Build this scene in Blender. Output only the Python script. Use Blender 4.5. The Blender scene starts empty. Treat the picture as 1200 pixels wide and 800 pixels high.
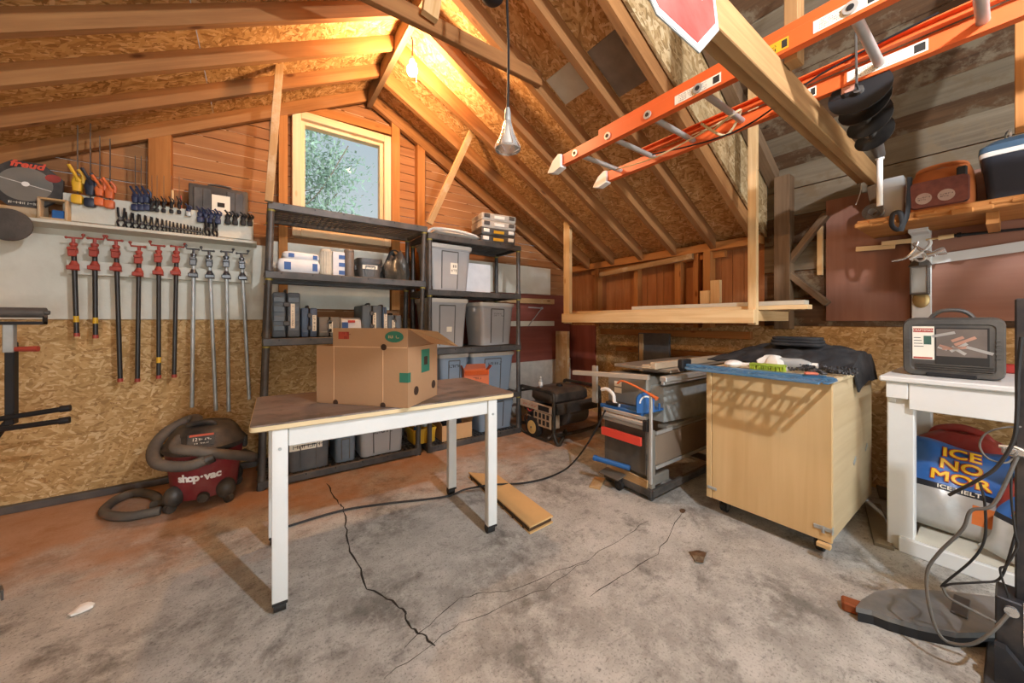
import bpy, bmesh, math, random
from mathutils import Vector, Matrix, noise
from mathutils import geometry as mgeo
PI = math.pi
SC = bpy.context.scene
COL = SC.collection
rnd = random.Random(7)
V = Vector

# ------------------------------------------------------------------ survey: where a sighting line meets a real plane of the room
FPX, EYE, HOR = 420.0, 1.1, 376.0
TH = math.atan2(300, 420)
SN, CS = math.sin(TH), math.cos(TH)
def ray(u, v):
    a = (u-600)/FPX
    return V((SN+a*CS, CS-a*SN, (HOR-v)/FPX))
def onY(u, v, y):
    d = ray(u, v); t = y/d.y; return V((d.x*t, y, EYE+d.z*t))
def onX(u, v, x):
    d = ray(u, v); t = x/d.x; return V((x, d.y*t, EYE+d.z*t))
def onZ(u, v, z=0.0):
    d = ray(u, v); t = (z-EYE)/d.z; return V((d.x*t, d.y*t, z))

# ------------------------------------------------------------------ materials
def C(h):
    h = h.lstrip('#')
    c = [int(h[i:i+2], 16)/255 for i in (0, 2, 4)]
    return tuple((x/12.92 if x <= .04045 else ((x+.055)/1.055)**2.4) for x in c)+(1,)
class N:
    def __init__(s, name):
        m = bpy.data.materials.new(name); m.use_nodes = True
        s.m = m; s.t = m.node_tree; s.t.nodes.clear()
        s.out = s.n('ShaderNodeOutputMaterial')
    def n(s, typ, **kw):
        o = s.t.nodes.new(typ)
        for k, v in kw.items():
            if k.startswith('i_'): o.inputs[k[2:]].default_value = v
            else: setattr(o, k, v)
        return o
    def l(s, a, b): s.t.links.new(a, b)
    def ramp(s, fac, stops, interp='LINEAR'):
        r = s.n('ShaderNodeValToRGB'); e = r.color_ramp.elements
        r.color_ramp.interpolation = interp
        while len(e) < len(stops): e.new(.5)
        for q, (p, c) in zip(e, stops): q.position = p; q.color = C(c) if isinstance(c, str) else c
        s.l(fac, r.inputs[0]); return r.outputs[0]
    def mix(s, fac, a, b, mode='MIX'):
        x = s.n('ShaderNodeMix', data_type='RGBA', blend_type=mode)
        for q, sock in ((fac, 0), (a, 6), (b, 7)):
            if hasattr(q, 'is_output'): s.l(q, x.inputs[sock])
            else: x.inputs[sock].default_value = q
        return x.outputs[2]
    def math(s, op, a, b=0.0):
        x = s.n('ShaderNodeMath', operation=op)
        for q, i in ((a, 0), (b, 1)):
            if hasattr(q, 'is_output'): s.l(q, x.inputs[i])
            else: x.inputs[i].default_value = q
        return x.outputs[0]
    def coord(s, kind='Object', scale=(1, 1, 1), rot=(0, 0, 0), loc=(0, 0, 0)):
        c = s.n('ShaderNodeTexCoord'); m = s.n('ShaderNodeMapping')
        m.inputs['Scale'].default_value = scale; m.inputs['Rotation'].default_value = rot; m.inputs['Location'].default_value = loc
        s.l(c.outputs[kind], m.inputs[0]); return m.outputs[0]
    def noise(s, vec, scale, detail=4, rough=.55, dist=0):
        x = s.n('ShaderNodeTexNoise'); x.inputs['Scale'].default_value = scale
        x.inputs['Detail'].default_value = detail; x.inputs['Roughness'].default_value = rough; x.inputs['Distortion'].default_value = dist
        s.l(vec, x.inputs['Vector']); return x.outputs[0]
    def bsdf(s, col, rough=.6, metal=0.0, bump=None, bstr=.3, spec=.4, alpha=None):
        b = s.n('ShaderNodeBsdfPrincipled')
        for q, nm in ((col, 'Base Color'), (rough, 'Roughness'), (metal, 'Metallic')):
            if hasattr(q, 'is_output'): s.l(q, b.inputs[nm])
            else: b.inputs[nm].default_value = q
        b.inputs['Specular IOR Level'].default_value = spec
        if bump is not None:
            bm_ = s.n('ShaderNodeBump'); bm_.inputs['Strength'].default_value = bstr; bm_.inputs['Distance'].default_value = .004
            s.l(bump, bm_.inputs['Height']); s.l(bm_.outputs[0], b.inputs['Normal'])
        s.l(b.outputs[0], s.out.inputs[0]); return b
def plain(name, col, rough=.6, metal=0.0, var=.18, scale=9, bump=.15, spec=.4, dust=0.0, dustc='#9a8a76'):
    """one paint or plastic with mild wear; dust: how much pale dust lies in patches"""
    k = N(name); v = k.coord('Object')
    n1 = k.noise(v, scale, 5)
    c = C(col)
    lo = tuple(x*(1-var) for x in c[:3])+(1,); hi = tuple(min(1, x*(1+var)+.004*var) for x in c[:3])+(1,)
    cc = k.ramp(n1, [(.3, lo), (.7, hi)])
    if dust:
        f = k.ramp(k.noise(v, 5.5, 6, .65), [(.42, (0, 0, 0, 1)), (.75, (dust, dust, dust, 1))])
        cc = k.mix(f, cc, C(dustc))
    k.bsdf(cc, rough, metal, k.noise(v, 60, 3), bump, spec)
    return k.m
def wood(name, dark, light, knots=True, rough=.75, grain=1.0, worn=None):
    k = N(name)
    oi = k.n('ShaderNodeObjectInfo')
    tc = k.n('ShaderNodeTexCoord'); ad = k.n('ShaderNodeVectorMath', operation='ADD')
    mu = k.n('ShaderNodeVectorMath', operation='SCALE'); mu.inputs['Scale'].default_value = 17.0
    cb = k.n('ShaderNodeCombineXYZ')
    for i in range(3): k.l(oi.outputs['Random'], cb.inputs[i])
    k.l(cb.outputs[0], mu.inputs[0]); k.l(tc.outputs['UV'], ad.inputs[0]); k.l(mu.outputs[0], ad.inputs[1])
    mp = k.n('ShaderNodeMapping'); mp.inputs['Scale'].default_value = (1.6*grain, 34*grain, 1); k.l(ad.outputs[0], mp.inputs[0])
    g = k.noise(mp.outputs[0], 1.0, 6, .6, .6)
    mp2 = k.n('ShaderNodeMapping'); mp2.inputs['Scale'].default_value = (1.2, 4, 1); k.l(ad.outputs[0], mp2.inputs[0])
    big = k.noise(mp2.outputs[0], 1.5, 3)
    f = k.math('ADD', k.math('MULTIPLY', g, .6), k.math('MULTIPLY', big, .4))
    tone = k.math('ADD', f, k.math('MULTIPLY', k.math('SUBTRACT', oi.outputs['Random'], .5), .14))
    cc = k.ramp(tone, [(.28, dark), (.72, light)])
    if knots:
        mp3 = k.n('ShaderNodeMapping'); mp3.inputs['Scale'].default_value = (3.2, 9, 1); k.l(ad.outputs[0], mp3.inputs[0])
        vo = k.n('ShaderNodeTexVoronoi'); vo.inputs['Scale'].default_value = 1.0; k.l(mp3.outputs[0], vo.inputs['Vector'])
        kf = k.ramp(vo.outputs['Distance'], [(.05, (.75, .75, .75, 1)), (.13, (0, 0, 0, 1))])
        cc = k.mix(kf, cc, C(dark), 'MULTIPLY')
    if worn:
        wf = k.ramp(k.noise(ad.outputs[0], 5.5, 7, .7), [(.5, (0, 0, 0, 1)), (.6, (1, 1, 1, 1))])
        cc = k.mix(wf, cc, C(worn))
    k.bsdf(cc, rough, 0, g, .25, .25)
    return k.m
def osb(name, tones, scale=1.0, grey=None, rough=.8):
    """strand board: three layers of random strands, the highest strand of each place on top"""
    k = N(name)
    uv = k.coord('UV')
    nz = k.n('ShaderNodeTexNoise'); nz.inputs['Scale'].default_value = 14*scale; nz.inputs['Detail'].default_value = 3
    k.l(uv, nz.inputs['Vector'])
    off = k.n('ShaderNodeVectorMath', operation='SCALE'); off.inputs['Scale'].default_value = .03/scale; k.l(nz.outputs[1], off.inputs[0])
    wv = k.n('ShaderNodeVectorMath', operation='ADD'); k.l(uv, wv.inputs[0]); k.l(off.outputs[0], wv.inputs[1])
    acc = tone = None
    for i, (rz, sx, sy) in enumerate(((.25, 14, 56), (-.75, 17, 66), (1.15, 16, 60), (-.1, 22, 84))):
        mp = k.n('ShaderNodeMapping', vector_type='TEXTURE'); mp.inputs['Rotation'].default_value = (0, 0, rz)
        mp.inputs['Scale'].default_value = (1/(sx*scale), 1/(sy*scale), 1); mp.inputs['Location'].default_value = (i*.37, i*.21, 0)
        k.l(wv.outputs[0], mp.inputs[0])
        vo = k.n('ShaderNodeTexVoronoi', voronoi_dimensions='2D'); vo.inputs['Scale'].default_value = 1
        k.l(mp.outputs[0], vo.inputs['Vector'])
        sp = k.n('ShaderNodeSeparateColor'); k.l(vo.outputs['Color'], sp.inputs[0])
        if acc is None: acc, tone = sp.outputs[0], sp.outputs[1]
        else:
            gt = k.math('GREATER_THAN', sp.outputs[0], acc)
            mx = k.n('ShaderNodeMix', data_type='FLOAT'); k.l(gt, mx.inputs[0]); k.l(tone, mx.inputs[2]); k.l(sp.outputs[1], mx.inputs[3]); tone = mx.outputs[0]
            acc = k.math('MAXIMUM', acc, sp.outputs[0])
    fine = k.noise(uv, 90, 3)
    t2 = k.math('ADD', k.math('MULTIPLY', tone, .8), k.math('MULTIPLY', k.math('ADD', fine, k.noise(uv, 2.2, 3)), .1))
    n = len(tones)
    cc = k.ramp(t2, [(.08+.84*i/(n-1), c) for i, c in enumerate(tones)])
    if grey:
        gf = k.ramp(k.noise(k.coord('UV', (1.1, 2.2, 1)), 1.6, 5, .6), [(.45, (0, 0, 0, 1)), (.7, (.75, .75, .75, 1))])
        cc = k.mix(gf, cc, C(grey))
    k.bsdf(cc, rough, 0, t2, .35, .2)
    return k.m
def emit(name, col, strength):
    k = N(name); e = k.n('ShaderNodeEmission'); e.inputs[0].default_value = C(col); e.inputs[1].default_value = strength
    k.l(e.outputs[0], k.out.inputs[0]); return k.m
def clear(name, tint='#ffffff', rough=.03, body=.12, fres=.9):
    """thin clear plastic or glass: mostly see-through with a glossy skin"""
    k = N(name)
    tr = k.n('ShaderNodeBsdfTransparent'); tr.inputs[0].default_value = C(tint)
    gl = k.n('ShaderNodeBsdfGlossy'); gl.inputs['Roughness'].default_value = rough
    df = k.n('ShaderNodeBsdfDiffuse'); df.inputs[0].default_value = C(tint)
    m1 = k.n('ShaderNodeMixShader'); m1.inputs[0].default_value = body; k.l(tr.outputs[0], m1.inputs[1]); k.l(df.outputs[0], m1.inputs[2])
    fr = k.n('ShaderNodeFresnel'); fr.inputs[0].default_value = 1.45
    m2 = k.n('ShaderNodeMixShader'); k.l(k.math('MULTIPLY', fr.outputs[0], fres), m2.inputs[0])
    k.l(m1.outputs[0], m2.inputs[1]); k.l(gl.outputs[0], m2.inputs[2]); k.l(m2.outputs[0], k.out.inputs[0])
    return k.m

# ------------------------------------------------------------------ mesh builder: every shape of one part goes into ONE mesh
class B:
    def __init__(s): s.bm = bmesh.new(); s.uvl = s.bm.loops.layers.uv.new('UVMap')
    def _tag(s, faces, m, smooth):
        for f in faces: f.material_index = m; f.smooth = smooth
    def box(s, c, d, rot=None, bev=0.0, m=0, seg=1):
        c = V(c); d = V(d)
        r = bmesh.ops.create_cube(s.bm, size=1.0)
        vs = r['verts']
        for v in vs: v.co = V((v.co.x*d.x, v.co.y*d.y, v.co.z*d.z))
        if bev > 0:
            es = list({e for v in vs for e in v.link_edges})
            rb = bmesh.ops.bevel(s.bm, geom=es, offset=min(bev, .45*min(d)), segments=seg, affect='EDGES', profile=.5)
            vs = list({v for f in rb['faces'] for v in f.verts} | {v for v in vs if v.is_valid})
        M = rot if rot is not None else Matrix.Identity(3)
        for v in vs: v.co = M @ v.co + c
        fs = {f for v in vs for f in v.link_faces}
        s._tag(fs, m, bev > 0 and seg > 1)
        return vs
    def bx(s, x0, x1, y0, y1, z0, z1, bev=0.0, m=0, seg=1):
        return s.box(((x0+x1)/2, (y0+y1)/2, (z0+z1)/2), (abs(x1-x0), abs(y1-y0), abs(z1-z0)), None, bev, m, seg)
    def beam(s, p, q, w, h, up=(0, 0, 1), bev=.002, m=0, ext=0.0):
        """a board from p to q: w across, h along up"""
        p, q = V(p), V(q); x = (q-p); L = x.length; x.normalize()
        u = V(up); u = (u - x*u.dot(x)).normalized(); y = u.cross(x)
        R = Matrix((x, y, u)).transposed()
        return s.box((p+q)/2, (L+2*ext, w, h), R, bev, m)
    def ring(s, c, R, r, n, flat=1.0):
        return [s.bm.verts.new(V(c)+R @ V((r*math.cos(2*PI*i/n), r*flat*math.sin(2*PI*i/n), 0))) for i in range(n)]
    def skin(s, rings, m=0, cap=True, smooth=True, closed=False):
        fs = []
        n = len(rings[0])
        L = list(zip(rings[:-1], rings[1:])) + ([(rings[-1], rings[0])] if closed else [])
        for a, b in L:
            for i in range(n):
                j = (i+1) % n
                try: fs.append(s.bm.faces.new((a[i], a[j], b[j], b[i])))
                except ValueError: pass
        if cap and not closed:
            for r, rev in ((rings[0], True), (rings[-1], False)):
                try: fs.append(s.bm.faces.new(list(reversed(r)) if rev else r))
                except ValueError: pass
        s._tag(fs, m, smooth); return fs
    def cyl(s, p, q, r0, r1=None, n=14, m=0, cap=True, flat=1.0):
        p, q = V(p), V(q); r1 = r0 if r1 is None else r1
        R = (q-p).to_track_quat('Z', 'Y').to_matrix()
        return s.skin([s.ring(p, R, r0, n, flat), s.ring(q, R, r1, n, flat)], m, cap)
    def lathe(s, prof, o=(0, 0, 0), R=None, n=20, m=0, cap=True):
        o = V(o); R = R or Matrix.Identity(3)
        return s.skin([s.ring(o+R @ V((0, 0, z)), R, max(r, 1e-4), n) for r, z in prof], m, cap)
    def tube(s, pts, r, n=8, m=0, sub=0, ribs=0.0, closed=False, flat=1.0):
        P = [V(p) for p in pts]
        if sub:
            Q = []
            k = len(P)
            for i in range(k if closed else k-1):
                a, b = P[i], P[(i+1) % k]
                z = P[i-1] if (i > 0 or closed) else a; w = P[(i+2) % k] if (i+2 < k or closed) else b
                for j in range(sub):
                    t = j/sub
                    Q.append(.5*((2*a)+(b-z)*t+(2*z-5*a+4*b-w)*t*t+(3*a-z-3*b+w)*t**3))
            if not closed: Q.append(P[-1])
            P = Q
        up = None; rings = []
        k = len(P)
        for i, p in enumerate(P):
            if closed: d = P[(i+1) % k]-P[i-1]
            else: d = P[min(i+1, k-1)]-P[max(i-1, 0)]
            if d.length < 1e-9: continue
            d.normalize()
            if up is None:
                up = d.orthogonal().normalized()
                if abs(d.z) < .9: up = (V((0, 0, 1))-d*d.z).normalized()
            else: up = (up-d*up.dot(d)).normalized()
            R = Matrix((d.cross(up), up, d)).transposed()
            rr = r[i] if isinstance(r, (list, tuple)) and i < len(r) else (r if not isinstance(r, (list, tuple)) else r[-1])
            if ribs: rr = rr*(1+ribs*(1 if i % 2 else -1))
            rings.append(s.ring(p, R, rr, n, flat))
        return s.skin(rings, m, not closed, True, closed)
    def prism(s, poly, th, M=None, m=0, smooth=False, bev=0):
        """outline in the XY plane of M, th thick towards +Z"""
        M = M or Matrix.Identity(4)
        a = [s.bm.verts.new(M @ V((x, y, 0))) for x, y in poly]
        b = [s.bm.verts.new(M @ V((x, y, th))) for x, y in poly]
        return s.skin([a, b], m, True, smooth)
    def loft(s, levels, M=None, m=0, cs=3, cap=True):
        """rounded rectangles (w, d, z, corner[, dx, dy]) stacked into one skin"""
        M = M or Matrix.Identity(4); rings = []
        for lv in levels:
            w, d, z, r = lv[:4]; dx, dy = (lv[4], lv[5]) if len(lv) > 4 else (0, 0)
            r = max(1e-4, min(r, w/2-1e-4, d/2-1e-4)); ring = []
            for cx, cy, a0 in ((w/2-r, d/2-r, 0), (-w/2+r, d/2-r, PI/2), (-w/2+r, -d/2+r, PI), (w/2-r, -d/2+r, 1.5*PI)):
                for i in range(cs+1):
                    a = a0+PI/2*i/cs
                    ring.append(s.bm.verts.new(M @ V((cx+r*math.cos(a)+dx, cy+r*math.sin(a)+dy, z))))
            rings.append(ring)
        return s.skin(rings, m, cap)
    def ball(s, c, r, m=0, nu=12, nv=8, R=None):
        r = V(r) if hasattr(r, '__len__') else V((r, r, r)); R = R or Matrix.Identity(3)
        rings = []
        for j in range(nv+1):
            a = -PI/2+PI*j/nv; q = max(math.cos(a), .02)
            rings.append([s.bm.verts.new(V(c)+R @ V((r.x*q*math.cos(2*PI*i/nu), r.y*q*math.sin(2*PI*i/nu), r.z*math.sin(a)))) for i in range(nu)])
        return s.skin(rings, m)
    def face(s, pts, m=0):
        f = s.bm.faces.new([s.bm.verts.new(V(p)) for p in pts]); f.material_index = m; return f
    def sheet(s, fn, nu, nv, m=0, th=0.0):
        """a surface fn(i/nu, j/nv) -> point, optionally given a thickness"""
        G = [[s.bm.verts.new(V(fn(i/nu, j/nv))) for j in range(nv+1)] for i in range(nu+1)]
        fs = [s.bm.faces.new((G[i][j], G[i+1][j], G[i+1][j+1], G[i][j+1])) for i in range(nu) for j in range(nv)]
        s._tag(fs, m, True)
        if th:
            bmesh.ops.recalc_face_normals(s.bm, faces=fs)
            bmesh.ops.solidify(s.bm, geom=fs, thickness=th)
        return G
    def text(s, body, size, o, right, up, m=0, wide=1.0, off=.0008, shear=0.0, bold=0.0):
        cu = bpy.data.curves.new('lettering', 'FONT'); cu.body = body; cu.size = size; cu.align_x = 'CENTER'; cu.align_y = 'CENTER'; cu.shear = shear; cu.offset = bold; cu.resolution_u = 3
        ob = bpy.data.objects.new('lettering', cu); COL.objects.link(ob)
        me = bpy.data.meshes.new_from_object(ob.evaluated_get(bpy.context.evaluated_depsgraph_get()))
        x = V(right).normalized(); y = V(up); y = (y-x*y.dot(x)).normalized(); z = x.cross(y)
        vs = [s.bm.verts.new(V(o)+x*(v.co.x*wide)+y*v.co.y+z*off) for v in me.vertices]
        for p in me.polygons:
            try: f = s.bm.faces.new([vs[i] for i in p.vertices]); f.material_index = m
            except ValueError: pass
        bpy.data.objects.remove(ob); bpy.data.curves.remove(cu); bpy.data.meshes.remove(me)
    def build(s, name, mats, parent=None, loc=None, rot=None, smooth_angle=38, uvshift=None, **props):
        bm = s.bm
        bmesh.ops.recalc_face_normals(bm, faces=bm.faces[:])
        bm.normal_update()
        lim = math.radians(smooth_angle)
        for e in bm.edges:
            if len(e.link_faces) == 2 and e.calc_face_angle(0) > lim: e.smooth = False
        for f in bm.faces:
            n = f.normal; best = None; bl = -1
            for l in f.loops:
                d = l.link_loop_next.vert.co-l.vert.co
                if d.length > bl: bl = d.length; best = d
            u = best.normalized() if bl > 1e-9 else n.orthogonal()
            for a in (0, 1, 2):                     # same grain sense on every face
                if abs(u[a]) > 1e-4:
                    if u[a] < 0: u = -u
                    break
            w = n.cross(u)
            for l in f.loops: l[s.uvl].uv = (l.vert.co.dot(u), l.vert.co.dot(w))
        me = bpy.data.meshes.new(name); bm.to_mesh(me); bm.free()
        for q in (mats if isinstance(mats, (list, tuple)) else [mats]): me.materials.append(MT[q] if isinstance(q, str) else q)
        o = bpy.data.objects.new(name, me); COL.objects.link(o)
        if parent is not None: o.parent = parent
        if loc is not None: o.location = loc
        if rot is not None: o.rotation_euler = rot
        for k_, v_ in props.items():
            if v_: o[k_] = v_
        return o
def thing(name, label, category, loc=(0, 0, 0), rz=0.0, group=None, rot=None):
    o = bpy.data.objects.new(name, None); COL.objects.link(o); o.empty_display_size = .05
    o.location = loc; o.rotation_euler = rot or (0, 0, rz); o['label'] = label; o['category'] = category
    if group: o['group'] = group
    return o
def dup(root, label, loc, rz=None, rot=None, scale=None, group=None):
    r = root.copy(); COL.objects.link(r); r.location = loc; r['label'] = label
    if rz is not None: r.rotation_euler = (0, 0, rz)
    if rot is not None: r.rotation_euler = rot
    if scale is not None: r.scale = scale
    if group: r['group'] = group
    for ch in list(root.children):
        c = ch.copy(); COL.objects.link(c); c.parent = r
        for g in list(ch.children):
            d = g.copy(); COL.objects.link(d); d.parent = c
    return r
def scribble(b, w, h, o, right, up, m=0, rows=1, seed=1):
    """rows of small pen or print strokes where the writing is too small to read"""
    r = random.Random(seed); x = V(right).normalized(); y = V(up); y = (y-x*y.dot(x)).normalized(); z = x.cross(y); o = V(o)
    rh = h/rows
    for i in range(rows):
        yc = h/2-rh*(i+.5); p = -w/2
        while p < w/2:
            L = r.uniform(.25, .7)*rh
            if r.random() < .85:
                for k_ in range(2):
                    a, c_ = (p, yc-rh*.3) if k_ else (p+L*.4, yc-rh*.3); vert = r.random() < .6
                    ww, hh = (rh*.11, rh*.6) if vert else (L*.8, rh*.11); c_ += 0 if vert else r.choice((0, rh*.28, rh*.5))
                    b.face([o+x*(a)+y*c_+z*.0006, o+x*(a+ww)+y*c_+z*.0006, o+x*(a+ww)+y*(c_+hh)+z*.0006, o+x*a+y*(c_+hh)+z*.0006], m)
            p += L*1.25
def frame(o, x, y):
    """4x4 with origin o, X along x, Y along y"""
    x = V(x).normalized(); y = V(y); y = (y-x*y.dot(x)).normalized(); z = x.cross(y)
    M = Matrix((x, y, z)).transposed().to_4x4(); M.translation = V(o); return M
def RX(a): return Matrix.Rotation(a, 3, 'X')
def RY(a): return Matrix.Rotation(a, 3, 'Y')
def RZ(a): return Matrix.Rotation(a, 3, 'Z')
ORD = ['first', 'second', 'third', 'fourth', 'fifth', 'sixth', 'seventh', 'eighth', 'ninth', 'tenth', 'eleventh', 'twelfth', 'thirteenth', 'fourteenth',
       'fifteenth', 'sixteenth', 'seventeenth', 'eighteenth', 'nineteenth', 'twentieth', 'twenty-first', 'twenty-second']

MT = {}
OSBT = ['#6e4a26', '#9a6c3a', '#b98a52', '#c99c62', '#dcb47c']
MT['osb_wall'] = osb('osb_wall', ['#94734a', '#ab8856', '#b89563', '#c4a270', '#d4b88c'], 1.35)
MT['osb_roof'] = osb('osb_roof', ['#92693f', '#b08452', '#c29661', '#cea570', '#debd90'], 1.2)
MT['osb_roof_left'] = osb('osb_roof_left', ['#8a6438', '#ab814e', '#bd935c', '#cba36b', '#ddba8b'], 1.1)
MT['osb_riser'] = osb('osb_riser', ['#7b623f', '#9c8056', '#b0946a', '#bfa57c', '#cdb891'], .9, '#a08c68')
MT['rafter'] = wood('rafter_pine', '#7c522f', '#ab7b4b')
MT['rafter_old'] = wood('rafter_grey', '#5b4733', '#8d745a')
MT['stud'] = wood('stud_pine', '#945f30', '#bd8248')
MT['pine'] = wood('new_pine', '#c79c66', '#ecd2a2')
MT['pine_worn'] = wood('worn_pine', '#8d6b45', '#c9a878', worn='#b8a283')
MT['plank_old'] = wood('old_plank', '#3a2a1e', '#6e533b', worn='#7d705c')
MT['plank_grey'] = wood('grey_plank', '#5c5141', '#8b7f6b', worn='#74654f')
MT['beam_pine'] = wood('beam_pine', '#86623c', '#b18b5d')
MT['siding'] = wood('siding', '#8c5c3a', '#b38152', False, .8, .7)
MT['siding_v'] = wood('siding_upright', '#7c4a2a', '#b17a4c', False, .8, .8, worn='#9d6a42')
MT['gap'] = plain('gap_pale', '#d8b08a', .9)
MT['brown_panel'] = wood('brown_panel', '#7f5646', '#9b7260', False, .5, .35)
MT['red_board'] = wood('dark_red_board', '#6f392f', '#8f5245', False, .6, .4)
MT['white_board'] = plain('white_board', '#cfcdbf', .6, 0, .1, 3, .2, .3, .35, '#b0a58c')
MT['white_paint'] = plain('white_paint', '#d6d8d6', .5, 0, .05, 3, .1, .4, .12, '#c4bba8')
MT['concrete_block'] = plain('concrete_wall', '#b7b4aa', .9, 0, .14, 12, .5, .2)
MT['frame_cream'] = wood('window_frame_pine', '#d6b68c', '#ecd6b4', True, .6)
MT['black_plastic'] = plain('black_plastic', '#3a3938', .45, 0, .15, 6, .1, .5, .4, '#857b70')
MT['black'] = plain('black_matte', '#1a1a1c', .6, 0, .2, 8, .1)
MT['rubber'] = plain('black_rubber', '#19191a', .55, 0, .15, 12, .1, .4, .2, '#5a5148')
MT['steel'] = plain('steel', '#b9b9b5', .38, .45, .12, 7, .1)
MT['galv'] = plain('galvanised', '#a9aeac', .45, .35, .15, 14, .1)
MT['dark_steel'] = plain('dark_steel', '#5a5856', .45, .35, .15, 9, .1, .5, .35, '#8a7f70')
MT['chrome'] = plain('chrome', '#d2d2d0', .22, .75, .05, 6, .05)
MT['white_plastic'] = plain('white_plastic', '#e6e4de', .4, 0, .04, 5, .05)
MT['paper'] = plain('paper_label', '#e9e3d2', .8, 0, .05)
MT['ink'] = plain('ink', '#2b2926', .8, 0, .05)
MT['yellow'] = plain('yellow', '#d3a52a', .5, 0, .06)
MT['red'] = plain('red_cast', '#9c4032', .5, 0, .14, 12)
MT['orange'] = plain('orange_plastic', '#d26a36', .45, 0, .06)
MT['blue'] = plain('blue_metal', '#2d62a0', .42, .2, .08)
MT['green'] = plain('green_print', '#2d6a55', .7, 0, .05)
MT['glass'] = clear('window_glass', '#ffffff', .01, .0, .02)
MT['clear'] = clear('clear_plastic', '#dfe3e2', .1, .45, .8)
MT['bulb_glass'] = clear('bulb_glass', '#f4f4f0', .03, .3, 1.0)
# concrete floor: pale cement with spots, worn bands, and brown dust coloured to add the bulb's warm light
k = N('floor_concrete'); v = k.coord('Object')
a = k.ramp(k.noise(v, 1.3, 9, .68, .05), [(.34, '#827f79'), (.5, '#a5a39c'), (.72, '#c9c7bf')])
a = k.mix(k.ramp(k.noise(v, 6.5, 9, .74, .05), [(.45, (0, 0, 0, 1)), (.62, (.75, .75, .75, 1))]), a, C('#bebdb6'))
a = k.mix(k.ramp(k.noise(k.coord('Object', loc=(4, 2, 0)), 3.1, 9, .74, .2), [(.52, (0, 0, 0, 1)), (.64, (.9, .9, .9, 1))]), a, C('#706d67'))
a = k.mix(k.ramp(k.noise(k.coord('Object', loc=(9, 5, 0)), 22, 6, .7), [(.6, (0, 0, 0, 1)), (.72, (.8, .8, .8, 1))]), a, C('#55524d'))
a = k.mix(k.ramp(k.noise(k.coord('Object', (1, 2.2, 1), (0, 0, .6)), 9, 9, .78, .15), [(.56, (0, 0, 0, 1)), (.66, (.55, .55, .55, 1))]), a, C('#66635e'))
a = k.mix(k.ramp(k.noise(v, 110, 5, .75), [(.36, (.6, .6, .6, 1)), (.46, (0, 0, 0, 1))]), a, C('#4a4844'))
sp = k.n('ShaderNodeSeparateXYZ'); tcx = k.n('ShaderNodeTexCoord'); k.l(tcx.outputs['Object'], sp.inputs[0])
dust_glow = k.math('ADD', k.math('MULTIPLY', k.math('SUBTRACT', sp.outputs[1], 2.0), .9), k.math('MULTIPLY', k.math('SUBTRACT', k.noise(v, 2.3, 6, .65), .5), 2.2))
dm = k.ramp(dust_glow, [(.1, (0, 0, 0, 1)), (.8, (.72, .72, .72, 1))])
a = k.mix(dm, a, C('#b47f52'))
k.bsdf(a, .85, 0, k.noise(v, 40, 6, .7), .35, .25)
MT['floor'] = k.m
MT['crack'] = plain('crack_dark', '#2e2923', .95)

# ================================================================== THE ROOM
GY, WX, LX, BY = 3.36, 3.34, -1.69, -3.2        # gable wall, eave wall, unseen left wall, unseen door side behind the camera
RDX, RDZ, SL = .82, 3.15, .538                   # ridge and roof slope
def roof(x): return RDZ-SL*abs(x-RDX)
RISER = 1.15                                     # the newer roof ends here, the older plank roof goes on towards the door
OSX = .60                                        # slope of the older roof
def oldroof(x): return 2.28-OSX*(x-WX)
def structure(o): o['kind'] = 'structure'; return o

# floor with its cracks
b = B()
b.bx(LX-.3, WX+.3, BY-.3, GY+.3, -.12, 0, m=0)
def crack(pts, w):
    P = []
    for (p, q) in zip(pts[:-1], pts[1:]):
        for i in range(7):
            t = i/7; r = p.lerp(q, t); P.append(r+V((rnd.uniform(-1, 1), rnd.uniform(-1, 1), 0))*.008)
    P.append(pts[-1])
    for i, (p, q) in enumerate(zip(P[:-1], P[1:])):
        d = (q-p).normalized(); s_ = V((-d.y, d.x, 0))
        e0 = w*(.35+.65*abs(math.sin(i*.9)))*.5; e1 = w*(.35+.65*abs(math.sin((i+1)*.9)))*.5
        b.face([p-s_*e0+V((0, 0, .0012)), p+s_*e0+V((0, 0, .0012)), q+s_*e1+V((0, 0, .0012)), q-s_*e1+V((0, 0, .0012))], 1)
crack([onZ(*q) for q in ((383, 566), (398, 590), (404, 600), (408, 640), (432, 690), (470, 712), (484, 735), (510, 757))], .009)
crack([onZ(*q) for q in ((470, 760), (540, 700), (600, 690), (690, 655), (760, 610))], .0035)
crack([onZ(*q) for q in ((690, 655), (640, 690), (540, 730), (450, 795))], .003)
crack([onZ(*q) for q in ((690, 700), (770, 650), (800, 600))], .004)
structure(b.build('floor', ['floor', 'crack']))

# gable wall behind the racks: strand board below, lapped siding above, block wall and red board by the corner
ZP = 1.105
WXN0, WXN1, WZ1 = onY(342, 130, GY).x, onY(457, 164, GY).x, 2.79
WZ0 = 1.78
b = B()
b.bx(LX-.1, 1.55, GY, GY+.02, 0, ZP+.02, m=0)
structure(b.build('wall_back', ['osb_wall']))
b = B()
bh = .083; z = ZP
ys = GY+.03
while z < RDZ:
    zt = min(z+bh-.006, RDZ)
    w = (RDZ+.1-z)/SL
    xa, xb = max(LX-.1, RDX-w), min(WX+.1, RDX+w)
    for x0, x1 in (((xa, WXN0+.02), (WXN1-.02, xb)) if WZ0 < z+bh/2 < WZ1-.02 else ((xa, xb),)):
        if x1 > x0: b.bx(x0, x1, ys, ys+.018, z, zt)
    z += bh
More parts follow.
